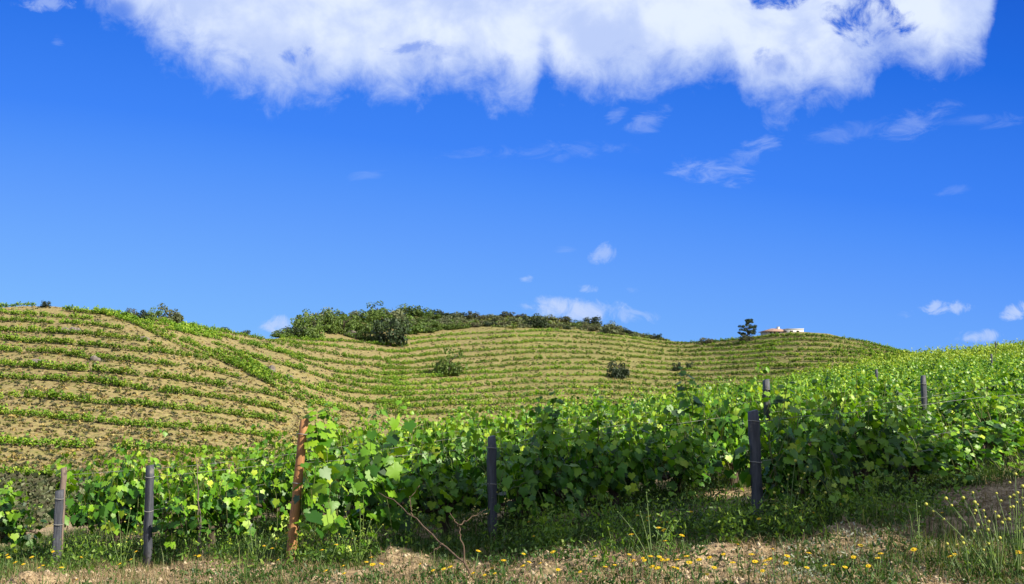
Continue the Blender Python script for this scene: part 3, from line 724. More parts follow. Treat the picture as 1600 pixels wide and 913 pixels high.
# ------------------------------------------------------------------ trees and shrubs
def make_crown(seed, w, h, d=None, nclump=30, per=70, leaf=.34, z0=.04, lumpy=.30, mat_='tree_green'):
    """unit-metre crown of many leaf faces gathered in clumps"""
    r = np.random.default_rng(seed); d = d or w
    c = unit(r, nclump); c[:, 2] = c[:, 2]*.5+.5; rad_ = r.uniform(.45, .92, nclump)
    cen = c*rad_[:, None]*np.array([w/2, d/2, h*.82]); cen[:, 2] = h*z0+np.clip(c[:, 2]*rad_, 0, 1)*h*(1-z0)*.9
    if z0 < .3: cen[::3, 2] *= .35
    Vv, Ff, Tt, k = [], [], [], 0
    for q in cen:
        rr = r.uniform(.6, 1.25)*lumpy*w*.62; n_ = int(per*r.uniform(.7, 1.3)); tt = r.normal()*.16
        o = unit(r, n_); p = q+o*(r.uniform(.35, 1, n_)**.4)[:, None]*np.array([rr, rr, rr*.8])
        p[:, 2] = np.maximum(p[:, 2], .02*h)
        v, f, t = scatter_leaves(p, unit(r, n_), o+unit(r, n_)*.5+[0, 0, .3], r.uniform(.6, 1.3, n_)*leaf, 2, np.clip(.48+tt+.18*r.normal(size=n_), 0, 1), r)
        Vv.append(v); Ff.append(f+k); Tt.append(t); k += len(v)
    return np_mesh('crown', np.concatenate(Vv), np.concatenate(Ff), M[mat_], np.concatenate(Tt))
def make_trunk(seed, h, rad_, limbs=5, spread=1.0):
    r = random.Random(seed); mb = MB(); n = 6
    P = np.stack([np.cumsum([r.uniform(-.05, .05)*h*.2 for _ in range(n)]), np.cumsum([r.uniform(-.05, .05)*h*.2 for _ in range(n)]), np.linspace(-.4, h*.65, n)], -1)
    mb.tube(P, np.linspace(rad_, rad_*.45, n), 7)
    for k in range(limbs):
        a = k*2*PI/limbs+r.uniform(-.4, .4); b = P[2+k % 3]
        mb.tube([b, b+np.array([math.cos(a)*spread*.45, math.sin(a)*spread*.45, h*.14]), b+np.array([math.cos(a)*spread, math.sin(a)*spread, h*.30])], [rad_*.45, rad_*.3, rad_*.12], 5)
    return mb.build('trunk', M['trunk'], True)
TP = {
 'dark': [(make_crown(k, 6, 5, mat_='tree_dark', nclump=24, per=60), make_trunk(k, 4, .25, 5, 1.8)) for k in range(3)],
 'green': [(make_crown(20+k, 6, 5, mat_='tree_green', nclump=26, per=60), make_trunk(k, 4, .25, 5, 1.8)) for k in range(4)],
 'grey': [(make_crown(40+k, 6, 4.6, mat_='tree_grey', nclump=24, per=60), make_trunk(k, 4, .2, 5, 1.8)) for k in range(3)],
 'scrub': [(make_crown(60+k, 6, 3.6, mat_='scrub', nclump=26, per=55, z0=.05), make_trunk(k, 2.5, .15, 5, 1.8)) for k in range(3)],
}
tproto = {}
def place_tree(kind, k, name, x, ybase, wpx, hpx, label, cat, group=None, D=None, sink=.0):
    Dp = float(fD(np.array([x]), np.array([ybase]))[0]) if D is None else D
    u, v = ray(x, ybase); X = float(u)*Dp; z = h1(X, Dp)
    crown, trunk = TP[kind][k % len(TP[kind])]
    wm = wpx/F*Dp; hm = hpx/F*Dp
    bz = crown.get('hh') or 5.0
    if name in ('wood_tree', 'heath_bush'): wm *= 1.35; hm *= 1.12*float(np.interp(x, [440, 480, 560, 600], [1, 1.5, 1.3, 1]))
    else: wm *= 1.2; hm *= 1.2
    s = (wm/6.6, wm/6.6, hm/{'dark': 5.2, 'green': 5.2, 'grey': 4.9, 'scrub': 3.9}[kind])
    rz = random.uniform(0, 6.28); loc = (X, Dp, z-sink)
    key = (kind, k % len(TP[kind]))
    if key not in tproto:
        r = empty(name, loc, rz, s); ch = [link_mesh('trunk', trunk, r), link_mesh('crown', crown, r)]; tproto[key] = (r, ch)
    else:
        r = copy_thing(tproto[key][0], tproto[key][1], loc, rz, s); r.name = name
    for q in ('group',):
        if q in r: del r[q]
    return tag(r, label, cat, group)
# solitary ones
place_tree('dark', 0, 'oak_tree', 610, 540, 50, 50, 'round dark oak standing alone in front of the hilltop wood', 'tree')
place_tree('green', 1, 'oak_tree', 680, 533, 24, 22, 'small green tree at the lower edge of the wood, left of the dark oak', 'tree') if False else place_tree('green', 1, 'oak_tree', 570, 531, 24, 20, 'small green tree at the lower edge of the wood, left of the dark oak', 'tree')
place_tree('green', 3, 'oak_tree', 702, 588, 44, 44, 'wide dull green tree among the vine rows on the middle slope', 'tree')
place_tree('dark', 1, 'shrub', 968, 591, 34, 33, 'small dark round shrub among the vine rows, right of the wide dull green tree', 'shrub')
place_tree('scrub', 0, 'shrub', 1166, 535, 24, 12, 'low dull shrub at the foot of the lone pine', 'shrub')
place_tree('grey', 1, 'shrub', 264, 503, 40, 31, 'tallest pale bush on the crest of the left hill', 'shrub')
place_tree('green', 2, 'shrub', 240, 501, 26, 19, 'green bush left of the tallest pale bush on the left crest', 'shrub')
place_tree('dark', 2, 'shrub', 222, 499, 22, 15, 'low dark bush in the crest clump of the left hill', 'shrub')
place_tree('scrub', 1, 'shrub', 205, 497, 17, 15, 'small brownish bush at the left end of the crest clump', 'shrub')
place_tree('dark', 0, 'shrub', 71, 482, 13, 11, 'tiny dark bush on the highest point of the left hill', 'shrub')
place_tree('green', 0, 'shrub', 303, 509, 14, 7, 'little bush on the left crest right of the clump', 'shrub')
place_tree('dark', 2, 'shrub', 352, 519, 18, 8, 'low dark bush where the left crest dips towards the wood, upper one', 'shrub')
place_tree('dark', 1, 'shrub', 382, 524, 18, 9, 'low dark bush where the left crest dips towards the wood, lower one', 'shrub')
place_tree('scrub', 2, 'shrub', 1106, 537, 26, 10, 'yellowish low shrub on the saddle left of the lone pine', 'shrub')
place_tree('dark', 0, 'shrub', 1058, 580, 12, 16, 'small upright dark shrub low in the saddle between the hills', 'shrub')
place_tree('dark', 2, 'shrub', 1078, 577, 14, 12, 'small dark shrub beside the upright one low in the saddle', 'shrub')
place_tree('dark', 1, 'shrub', 836, 512, 34, 25, 'dark bush at the edge of the heath above the middle slope', 'shrub')
place_tree('dark', 2, 'shrub', 1027, 530, 16, 9, 'last dark bush at the right end of the hilltop heath', 'shrub')
place_tree('dark', 0, 'shrub', 926, 506, 26, 18, 'dark bush on the skyline right of the low white cloud', 'shrub')
place_tree('grey', 2, 'shrub', 955, 521, 30, 20, 'pale green bush near the right end of the hilltop heath', 'shrub')
place_tree('dark', 1, 'shrub', 978, 521, 18, 12, 'dark little bush next to the pale one near the heath end', 'shrub')
# the wood on the knoll
taken = []
rw = random.Random(5); nw_ = 0
for tries in range(6000):
    x = rw.uniform(440, 722); t = rw.random(); yb = crest(x)+2-(crest(x)+2-crest2(x))*t
    if abs(x-610) < 26 and yb > 518: continue
    wpx = rw.uniform(24, 40)
    if x > 640: wpx *= .85
    if any(math.hypot(x-a, (yb-b)*1.9) < (wpx+c)*.28 for a, b, c in taken): continue
    taken.append((x, yb, wpx))
    kind = rw.choices(['green', 'dark', 'grey'], [.60, .14, .26] if x < 640 else [.35, .2, .45])[0]
    hpx = wpx*rw.uniform(.62, .82)*(1 if x < 640 else .85)
    if x < 470: hpx *= .8
    col = {'green': 'fresh green', 'dark': 'dark green', 'grey': 'pale grey-green'}[kind]
    zone = 'left half' if x < 590 else 'right half'
    place_tree(kind, rw.randrange(4), 'wood_tree', x, yb, wpx, hpx, 'rounded %s tree in the %s of the hilltop wood' % (col, zone), 'tree', '%s trees in the %s of the hilltop wood' % (col, zone))
    nw_ += 1
    if nw_ > 110: break
# heath bushes to the right of the wood
taken2 = []; nh = 0
for tries in range(6000):
    x = rw.uniform(705, 1020); t = rw.random(); yb = crest(x)+1-(crest(x)+1-crest2(x))*t
    wpx = rw.uniform(11, 26)*(1 if x < 900 else .75)
    if any(math.hypot(x-a, (yb-b)*1.7) < (wpx+c)*.40 for a, b, c in taken2): continue
    taken2.append((x, yb, wpx)); kind = rw.choices(['scrub', 'dark', 'grey', 'green'], [.38, .2, .30, .12])[0]
    col = {'green': 'green', 'dark': 'dark', 'grey': 'grey-green', 'scrub': 'brownish'}[kind]
    zone = 'nearest the wood' if x < 830 else 'sloping down towards the saddle'
    place_tree(kind, rw.randrange(4), 'heath_bush', x, yb, wpx, wpx*rw.uniform(.45, .75), 'low %s bush on the heath %s' % (col, zone), 'shrub', '%s heath bushes %s' % (col, zone))
    nh += 1
    if nh > 95: break
print('wood', nw_, 'heath', nh)
# lone pine beside the house
def pine(x, yb, wpx, hpx):
    D = float(fD(np.array([x]), np.array([yb]))[0]); u, v = ray(x, yb); X = float(u)*D; z = h1(X, D); hm = hpx/F*D; wm = wpx/F*D
    r = np.random.default_rng(3); root = empty('pine_tree', (X, D, z-.2)); mb = MB()
    P = np.array([[0, 0, -.3], [.1, 0, hm*.3], [-.05, .1, hm*.6], [.1, 0, hm*.93]]); mb.tube(P, [.22, .18, .12, .05], 7)
    Vv, Ff, Tt, k = [], [], [], 0
    for q in range(44):
        a = r.uniform(0, 6.28); t = r.uniform(.30, 1.0); rad_ = wm/2*r.uniform(.45, 1.0)*(1.0-.55*max(0, t-.6)/.4)*(0.75+.25*min(1, (t-.3)/.2))
        c = np.array([math.cos(a)*rad_, math.sin(a)*rad_, hm*t*.95]); b = np.array([0, 0, c[2]-rad_*.35])
        mb.tube([b, (b+c)/2+[0, 0, .1], c], [.07, .05, .02], 4)
        n_ = 70; p = c+unit(r, n_)*(r.uniform(.2, 1, n_)**.5)[:, None]*np.array([.62, .62, .42])
        v, f, t_ = scatter_leaves(p, unit(r, n_)+[0, 0, .5], unit(r, n_), r.uniform(.14, .32, n_), 2, np.clip(.5+.2*r.normal(size=n_), 0, 1), r)
        Vv.append(v); Ff.append(f+k); Tt.append(t_); k += len(v)
    link_mesh('trunk', mb.build('trunk', M['trunk'], True), root)
    link_mesh('crown', np_mesh('crown', np.concatenate(Vv), np.concatenate(Ff), M['tree_dark'], np.concatenate(Tt)), root)
    tag(root, 'lone dark pine with open rounded crown left of the white house', 'tree')
pine(1168, 532, 31, 34)
# unseen trees added right of the camera to shade the row fronts
def big_tree(x, y, zc, rx, ry, rz_, seed, label, ncl=60):
    r = np.random.default_rng(seed); root = empty('added_shade_tree', (x, y, h1(x, y))); z0 = h1(x, y); mb = MB()
    mb.tube([[0, 0, -.3], [.1, .05, zc*.4], [0, 0, zc]], [.28, .2, .1], 10)
    Vv, Ff, Tt, k = [], [], [], 0
    for q in range(ncl):
        c = unit(r, 1)[0]*r.uniform(.3, 1)**.5*np.array([rx, ry, rz_])+[0, 0, zc-z0]
        mb.tube([[0, 0, max(1.4, (zc-z0)*.45)], c*[.5, .5, .85], c], [.07, .045, .015], 5)
        n_ = 130; p = c+unit(r, n_)*(r.uniform(.1, 1, n_)**.4)[:, None]*.55
        v, f, t_ = scatter_leaves(p, unit(r, n_), unit(r, n_)+[0, 0, .5], r.uniform(.10, .2, n_), 1, r.random(n_), r)
        Vv.append(v); Ff.append(f+k); Tt.append(t_); k += len(v)
    link_mesh('trunk', mb.build('trunk', M['trunk'], True), root)
    link_mesh('crown', np_mesh('crown', np.concatenate(Vv), np.concatenate(Ff), M['tree_green'], np.concatenate(Tt)), root)
    return tag(root, label, 'tree')
tn = math.tan(math.radians(SUN_ELEV)); sdx, sdy = math.sin(math.radians(SUN_AZ)), math.cos(math.radians(SUN_AZ))
def shade_pos(tx, ty, tz_, zc): L = (zc-tz_)/tn; return tx+sdx*L, ty+sdy*L
for k, (tx, ty, tz_, zc, rx, ry, rz_, ncl) in enumerate([(3.15, 9.15, .55, 5.2, 1.45, 1.4, .78, 120), (.95, 9.75, .44, 5.6, 1.45, 1.4, .66, 115), (5.3, 9.3, .25, 5.0, 1.5, 1.3, .5, 60)]):
    px, py = shade_pos(tx, ty, tz_, zc)
    big_tree(px, py, zc, rx, ry, rz_, 70+k, 'unseen leafy tree added to shade the vines, ' + ['middle one of three', 'nearest the track', 'farthest along the vines'][k], ncl)

# ------------------------------------------------------------------ house on the right hill
def block(mb, x0, x1, y0, y1, z0, z1):
    V_ = [(x0, y0, z0), (x1, y0, z0), (x1, y1, z0), (x0, y1, z0), (x0, y0, z1), (x1, y0, z1), (x1, y1, z1), (x0, y1, z1)]
    mb.add(V_, [np.array([(0, 3, 2, 1), (4, 5, 6, 7), (0, 1, 5, 4), (1, 2, 6, 5), (2, 3, 7, 6), (3, 0, 4, 7)])])
def house():
    D = 322.; u, v = ray(1226, 516); X = float(u)*D; z = EYE+float(ray(1226, 521.5)[1])*D
    root = empty('house', (X, D, z-1.3), .0)
    k = D/F
    def P(x): return (x-1226)*k
    zt = lambda y: EYE+float(ray(1226, y)[1])*D-(z-1.0)
    mb = MB(); block(mb, P(1198), P(1228), 0, 8, -1.5, zt(516.0)); link_mesh('wall', mb.build('wall', M['white']), root)
    mb = MB(); block(mb, P(1228.3), P(1254), -1.2, 7.5, -1.5, zt(513.2)); block(mb, P(1227.8), P(1254.6), -1.35, 7.7, zt(513.2)+.003, zt(512.4)); link_mesh('flat_roofed_wing', mb.build('wing', M['white']), root)
    mb = MB(); a, b, zr, ze = P(1195), P(1228.2), zt(511.2), zt(516.2)
    V_ = [(a, -.6, ze), (b, -.6, ze), (b, 8.6, ze), (a, 8.6, ze), (a+3.2, 4, zr), (b-.9, 4, zr), (a, -.6, ze-.15), (b, -.6, ze-.15), (b, 8.6, ze-.15), (a, 8.6, ze-.15)]
    mb.add(V_, [np.array([(0, 1, 5, 4), (2, 3, 4, 5), (6, 7, 1, 0), (7, 8, 2, 1), (8, 9, 3, 2), (9, 6, 0, 3), (9, 8, 7, 6)]), np.array([(1, 2, 5), (3, 0, 4)])])
    rf = link_mesh('roof', mb.build('roof', M['roof']), root)
    mb = MB(); block(mb, P(1219), P(1222.5), 3.2, 4.2, ze-.1, zr+.45); block(mb, P(1218.6), P(1222.9), 3.1, 4.3, zr+.45, zr+.55); link_mesh('chimney', mb.build('chimney', M['white']), rf)
    zb = zt(519.4)
    for x in (1203, 1215): mb = MB(); block(mb, P(x), P(x+3.2), -.03, .02, zb, zt(517.0)); link_mesh('window', mb.build('window', M['glass']), root)
    mb = MB(); block(mb, P(1209), P(1211.6), -.03, .02, zt(521.4), zt(516.9)); link_mesh('door', mb.build('door', M['door']), root)
    for x in (1233, 1243): mb = MB(); block(mb, P(x), P(x+4.5), -1.24, -1.19, zt(517.6), zt(515.4)); link_mesh('window', mb.build('window', M['glass']), root)
    tag(root, 'white house with terracotta roof and flat-roofed wing on top of the right hill', 'house')
house()

# ------------------------------------------------------------------ rocks
def rock_mesh(seed, w, d, h):
    r = np.random.default_rng(seed); mb = MB()
    import bmesh
    bm = bmesh.new()
    for q in range(5):
        s = r.uniform(.35, .75); b2 = bmesh.ops.create_icosphere(bm, subdivisions=2, radius=1)['verts']
        c = np.array([r.uniform(-.5, .5)*w*.6, r.uniform(-.3, .3)*d, 0]); k = unit(r, 5)
        for v in b2:
            p = np.array(v.co[:]); dd = 1+.25*sum(max(0, p@kk)**2 for kk in k)-.3*max(0, p@k[0])
            p = p*dd*np.array([w/2*s, d/2*s, h*s*1.2])+c; v.co = p
    me = bpy.data.meshes.new('rock'); bm.to_mesh(me); bm.free(); me.materials.append(M['rock']); return me
for k, (x, y, wpx, hpx, lab) in enumerate([(107, 519, 20, 13, 'largest grey rock outcrop high on the left hillside'), (120, 518, 14, 8, 'lower grey rock touching the right side of the largest outcrop'),
        (222, 530, 22, 7, 'flat grey rock on the left hillside near the green diagonal vine band'), (153, 560, 18, 6, 'low grey rock between vine rows on the left hillside'),
        (422, 577, 18, 9, 'dark rock right of the green diagonal vine band'), (450, 588, 16, 7, 'pale rock just below the dark rock, right of the vine band'),
        (552, 527, 26, 12, 'pinkish grey rock face at the lower edge of the wood'),(55,566,16,7,'dull grey rock on a bank at the far left of the hillside'), (668,573,8,5,'small brown rock left of the wide dull green tree')]):
    D = float(fD(np.array([x]), np.array([y]))[0]); u, v = ray(x, y); X = float(u)*D
    o = link_mesh('rock', rock_mesh(k, wpx/F*D, 1.8, hpx/F*D), None, (X, D, h1(X, D)-.1)); o.rotation_euler[2] = random.uniform(-.3, .3)
    tag(o, lab, 'rock', 'rock outcrops on the hill')

# ------------------------------------------------------------------ posts
def slate_post(wd, th, h, seed, mat_='slate', round_=False, lean=(0, 0)):
    r = random.Random(seed); n = 12; Vv = []; seg = 10 if round_ else 8
    for k in range(n):
        z = -.25+(h+.25)*k/(n-1)
        cx = lean[0]*z+(.004*r.uniform(-1, 1)); cy = lean[1]*z+.004*r.uniform(-1, 1)
        if round_:
            rr = wd/2*(1.06-.14*k/(n-1)+r.uniform(-.03, .03))
            ring = [(math.cos(2*PI*j/seg)*rr*(1+r.uniform(-.03, .03)), math.sin(2*PI*j/seg)*rr) for j in range(seg)]
        else:
            a, b = wd/2*(1+r.uniform(-.07, .07)), th/2*(1+r.uniform(-.1, .1)); c = .22
            if k == n-1: a *= r.uniform(.75, .95)
            ring = [(-a, -b*(1-c)), (-a*(1-c), -b), (a*(1-c), -b), (a, -b*(1-c)), (a, b*(1-c)), (a*(1-c), b), (-a*(1-c), b), (-a, b*(1-c))]
        dz = r.uniform(-.02, .02) if k == n-1 else 0
        Vv += [(x+cx, y+cy, z+dz+(x*.25 if k == n-1 else 0)) for x, y in ring]
    i = np.arange(n-1)[:, None]*seg; j = np.arange(seg)[None]; k2 = (j+1) % seg
    mb = MB(); mb.add(Vv, [np.stack([i+j, i+k2, i+seg+k2, i+seg+j], -1).reshape(-1, 4), np.arange(seg)[::-1][None], ((n-1)*seg+np.arange(seg))[None]])
    return mb.build('vineyard_post', M[mat_], round_)
def put_post(x, y, wd, th, h, lab, mat_='slate', round_=False, lean=(0, 0), rz=.1, seed=1, parts=True):
    root = empty('vineyard_post', (x, y, h1(x, y)), rz)
    link_mesh('shaft', slate_post(wd, th, h, seed, mat_, round_, lean), root)
    if parts:
        for zf in (.56, .9):
            mb = MB(); z = h*zf; t = np.linspace(0, 2*PI, 13); q = np.stack([lean[0]*z+np.cos(t)*(wd/2*1.22), lean[1]*z+np.sin(t)*((wd if round_ else th)/2*1.5), z+.004*np.sin(t*2)], -1)
            mb.tube(q, .004, 5); link_mesh('wire_tie', mb.build('wire_tie', M['wire']), root)
    return tag(root, lab, 'post', 'vineyard posts')
put_post(-4.76, 10.6, .082, .07, .78, 'slate post with grey wooden top at the far left of the vines', rz=.3, seed=1)
o = bpy.data.objects[-1] if False else None
wp = put_post(-4.775, 10.68, .068, .068, 1.02, 'grey weathered wooden stake rising behind the half-height slate post', 'grey_wood', True, (.02, 0), seed=2, parts=False)
put_post(-3.67, 10.2, .075, .06, 1.00, 'slim dark slate post left of the gnarled vine trunk', seed=3, rz=-.5)
put_post(-2.01, 9.17, .088, .088, 1.30, 'round orange-brown wooden post leaning slightly right, tallest of the front posts', 'orange_wood', True, (.085, .0), seed=4)
put_post(-.18, 9.4, .075, .065, .98, 'bluish grey slate post near the middle of the front vines', lean=(-.012, 0), seed=5, rz=.4)
put_post(2.05, 8.4, .08, .06, 1.0, 'broad dark slate post in shade at the gap between the right vines', lean=(-.03, 0), seed=6, rz=.2)
put_post(3.18, 12.5, .075, .06, 1.30, 'dark slate post standing just behind the broad slate post', seed=7, rz=.2)
put_post(6.42, 15.6, .075, .06, 1.22, 'thin dark post poking out of the sunlit vines at the right', seed=8, rz=.2)
for k, (x, y_, D, h) in enumerate([(1556, 537, 62, 1.45), (1550, 576, 38, 1.3), (1370, 597, 28, 1.2)]):
    u, v = ray(x, y_); X = float(u)*D; put_post(X, D, .06, .06, h, 'dark post top above the sunlit field, ' + ['on the skyline at the right edge', 'below the skyline post at the right', 'between the thin right post and the dark vine'][k], seed=40+k, parts=False)
# trellis wires along the five front rows
for ri, R in enumerate(ROWS):
    s = np.array(R['s']); root = None; mb = MB()
    for hgt in (.55, .88):
        a = np.arange(0, 14.1, .75); P = s+D1*a[:, None]; sag = .03*np.cos(a/4.5*2*PI)
        z = H(P, False)+hgt+sag*.5; mb.tube(np.c_[P, z], .0018, 4)
    tag(link_mesh('trellis_wire', mb.build('trellis_wire', M['wire'])), 'thin pair of trellis wires along the '+R['n'], 'wire', 'trellis wires')

# leaning tall shoot reaching out of the dark vine, and tips over the others
def tall_shoot(x, y, z0, z1, lean, seed, lab, tint=.3, nleaf=14):
    r = np.random.default_rng(seed); root = empty('vine_shoot', (x, y, z0)); h = z1-z0; t = np.linspace(0, 1, 10)
    P = np.stack([lean[0]*t**1.5+.01*np.sin(t*9), lean[1]*t, h*t], -1); mb = MB(); mb.tube(P, np.linspace(.006, .002, 10), 5); link_mesh('stem', mb.build('stem', M['shoot'], True), root)
    tt = np.linspace(.05, 1, nleaf); q = np.stack([np.interp(tt, t, P[:, c]) for c in range(3)], -1); o = unit(r, nleaf); o[:, 2] *= .4
    v, f, tn_ = scatter_leaves(q+o*.05, o+[0, 0, -.5], o*.7+[0, -.4, .6], .12*(1.15-.7*tt)*r.uniform(.8, 1.2, nleaf), 0, np.clip(tint+.15*r.normal(size=nleaf), 0, 1), r)
    link_mesh('leaves', np_mesh('leaves', v, f, M['vine_leaf'], tn_), root); return tag(root, lab, 'vine shoot', 'long vine shoots')
def at(x, y, Y): u, v = ray(x, y); return float(u)*Y, Y, EYE+float(v)*Y
for k, (x, yt, yb, Y, lx, lab) in enumerate([(1228, 592, 690, 8.9, .02, 'tall dark leafy shoot standing above the darkest shaded vine'), (1062, 573, 650, 9.6, -.12, 'dark shoot reaching up against the saddle of the hill'),
     (866, 612, 680, 9.4, .02, 'short shoot tip above the shaded vines right of the central post'), (520, 628, 690, 9.3, .12, 'long thin shoot leaning right above the orange post'), (628, 612, 700, 9.6, .08, 'slender shoot rising between the orange post and the central post'),
     (492, 630, 690, 9.2, -.02, 'leafy shoot crowning the orange post'), (938, 618, 690, 9.8, .03, 'shoot tip with yellow-green leaves above the shaded vines'), (95, 700, 760, 10.9, -.10, 'pale shoot leaning left over the half-wooden post')]):
    X, Yw, zt_ = at(x, yt, Y); _, _, zb_ = at(x, yb, Y); tall_shoot(X-lx, Yw, zb_, zt_, (lx, 0), k, lab, .3 if k < 3 else .6, 15 if k != 4 else 8)

# dead branch and canes
def tube_thing(name, paths, mat_, lab, cat, base):
    root = empty(name, base); b = np.array(base)
    for k, (P, R_) in enumerate(paths):
        P = np.array(P)-b; mb = MB(); 
        n = 8; t = np.linspace(0, len(P)-1, n*2); Q = np.stack([np.interp(t, np.arange(len(P)), P[:, c]) for c in range(3)], -1)
        Q += np.random.default_rng(k).normal(size=Q.shape)*.006
        mb.tube(Q, np.linspace(R_, R_*.35, len(Q)), 6); link_mesh('main_stem' if k == 0 else 'twig', mb.build('twig', M[mat_], True), root)
    return tag(root, lab, cat)
gx0, gy0 = on_ground(735, 906)
b0 = (gx0, gy0, h1(gx0, gy0)-.03)
tube_thing('dead_branch', [([b0, at(722, 850, gy0+.05), at(716, 822, gy0+.1)], .010), ([at(728, 882, gy0+.02), at(690, 850, gy0+.25), at(645, 806, gy0+.5), at(610, 780, gy0+.7), at(592, 770, gy0+.75)], .008),
    ([at(645, 806, gy0+.5), at(640, 780, gy0+.5), at(655, 760, gy0+.5)], .006), ([at(690, 850, gy0+.25), at(672, 868, gy0+.2)], .007), ([at(716, 822, gy0+.1), at(740, 806, gy0+.1), at(760, 796, gy0+.1)], .006), ([at(716, 822, gy0+.1), at(703, 800, gy0+.15)], .006)],
    'dead', 'dry brown forked branch sticking up before the vines, left of the central post', 'branch', b0)
for k, (x0, y0, x1, y1) in enumerate([(318, 884, 306, 720), (312, 882, 309, 760)]):
    X, Y = on_ground(x0, y0); b = (X, Y, h1(X, Y)-.05)
    tube_thing('thin_cane', [([b, at(x1, y1, Y+.1)], .009)], 'cane', 'thin grey cane before the gnarled vine trunk, %s one' % ('taller' if k == 0 else 'shorter'), 'cane', b)

# ------------------------------------------------------------------ grass, weeds, straw and clods near the camera
def blades(n, seed, P, hgt, wd, bend, matn, name, lab, cat='grass'):
    r = np.random.default_rng(seed); z = H(P); n = len(P); a = r.uniform(0, 6.28, n); d = np.stack([np.cos(a), np.sin(a), np.zeros(n)], -1)
    s = np.stack([-np.sin(a), np.cos(a), np.zeros(n)], -1); b = np.c_[P, z-.01]; h = hgt*r.uniform(.5, 1.3, n); bn = bend*h*r.uniform(.2, 1.4, n); w_ = wd*r.uniform(.6, 1.4, n)
    upv = np.array([0, 0, 1.0])
    v = [b-s*w_[:, None]/2, b+s*w_[:, None]/2]
    m = b+upv*(h*.55)[:, None]+d*(bn*.35)[:, None]; v += [m+s*w_[:, None]*.4, m-s*w_[:, None]*.4]
    tp = b+upv*(h*np.sqrt(np.clip(1-(bn/(h+1e-6))**2*.4, .1, 1)))[:, None]+d*bn[:, None]; v += [tp]
    V_ = np.stack(v, 1).reshape(-1, 3); k = np.arange(n)[:, None]*5
    F1 = k+np.array([[0, 1, 2, 3]]); F2 = k+np.array([[3, 2, 4]])
    t = np.repeat(np.clip(.4+.25*r.normal(size=n), 0, 1), 5)
    return tag(link_mesh(name, np_mesh(name, V_, [F1, F2], M[matn], t)), lab, cat, kind='stuff')
def sample(n, seed, dens):
    r = np.random.default_rng(seed); Y = 6.2+r.random(n)**1.25*9; u = r.uniform(-.60, .62, n); P = np.stack([u*Y, Y], -1); d = dens(P, r); return P[r.random(n) < d]
rowpts = [np.array(R['s']) for R in ROWS]
def row_dist(P):
    d = np.full(len(P), 9.)
    for s in rowpts:
        q = P-s; a = q@D1; l = np.abs(q@NR); d = np.minimum(d, np.where(a > -.4, l, np.hypot(a+.4, l)))
    return d
endline = np.array([[-6.5, 10.6], [-4.9, 10.5], [-3.67, 9.9], [-1.92, 8.95], [-.18, 8.95], [2.05, 8.2], [4, 8.6], [6.4, 10.5], [9, 12]])
def ahead(P): return P[:, 1]-np.interp(P[:, 0], endline[:, 0], endline[:, 1])   # > 0: inside the planted part
def dens_green(P, r):
    nz_ = vnoise(P, 1.1, 21, 3); nz2 = vnoise(P, .5, 8, 2); ah = ahead(P)
    base_ = np.clip((ah+.75)*1.3, 0.0, 1.0)*.60+.14
    heap = np.zeros(len(P))
    for hx, hy, hr, hh in HEAPS: heap = np.maximum(heap, np.exp(-((P[:, 0]-hx)**2+((P[:, 1]-hy)*1.3)**2)/hr**2*2.0))
    right = np.clip((P[:, 0]-3.6)/.6, 0, 1)*(ah < .9)*.6*(P[:, 1] > 7.6)
    deep = np.clip((ah-.5)/.5, 0, 1)*.25
    return np.clip((base_+nz_*1.5+nz2*.3-.02-deep)*(1-.9*heap)-right, 0, 1)
P = sample(230000, 5, lambda P, r: dens_green(P, r)*np.clip(1.3-np.abs(P[:, 1]-9)*.12, .25, 1))
hg = .07+.10*np.clip(ahead(P)+.2, 0, 1)*(.6+.6*vnoise(P, .9, 31, 2)).clip(.3, 1.4)
blades(0, 6, P, hg, .006, .6, 'grass', 'grass', 'green grass growing under and before the vine rows')
print('grass', len(P))
P = sample(120000, 15, lambda P, r: np.clip(.40+.7*vnoise(P, 1.8, 51, 3)-.3*(ahead(P) > .3), 0, 1))
blades(0, 16, P, np.full(len(P), .09), .005, 1.3, 'dry', 'dry_grass', 'short dry straw on the bare soil before the vines')
P = sample(26000, 25, lambda P, r: np.clip(dens_green(P, r)*.7, 0, 1)*(vnoise(P, .7, 61, 2) > -.1))
P = P[P[:, 1] < 10.5]
blades(0, 26, P, np.full(len(P), .24), .005, .35, 'grass', 'tall_grass', 'tall thin grass stalks among the weeds')
P = sample(9000, 27, lambda P, r: np.clip(dens_green(P, r)*.8, 0, 1)*(vnoise(P, .9, 63, 2) > -.05)); P = P[P[:, 1] < 10]
blades(0, 28, P, np.full(len(P), .24), .006, .4, 'straw_green', 'seeding_grass', 'pale yellow-green seeding grass among the weeds')
# leafy herbs: one mass of small-leaved clumps
def herb_mass(n, seed, dens, h, nl, leaf, matn, name, lab, ymax_=12.5):
    r = np.random.default_rng(seed); P = sample(n, seed, dens); P = P[P[:, 1] < ymax_]; z = H(P); Vv, Ff, Tt, k = [], [], [], 0
    for (x, y), zz in zip(P, z):
        m = int(nl*r.uniform(.5, 1.4)); hh = h*r.uniform(.5, 1.35); t = r.random(m); sp_ = .10+.05*r.random()
        q = np.stack([x+r.normal(size=m)*sp_*(.4+.6*t), y+r.normal(size=m)*sp_*(.4+.6*t), zz+t*hh], -1)
        v, f, tt = scatter_leaves(q, unit(r, m)+[0, 0, .7], unit(r, m)+[0, 0, .9], leaf*1.7*r.uniform(.6, 1.6, m)*(1.2-.6*t), 2, np.clip(.4+.25*r.normal(size=m)+.2*t, 0, 1), r, .32)
        Vv.append(v); Ff.append(f+k); Tt.append(tt); k += len(v)
    print(name, len(P))
    return tag(link_mesh(name, np_mesh(name, np.concatenate(Vv), np.concatenate(Ff), M[matn], np.concatenate(Tt))), lab, 'weeds', kind='stuff')
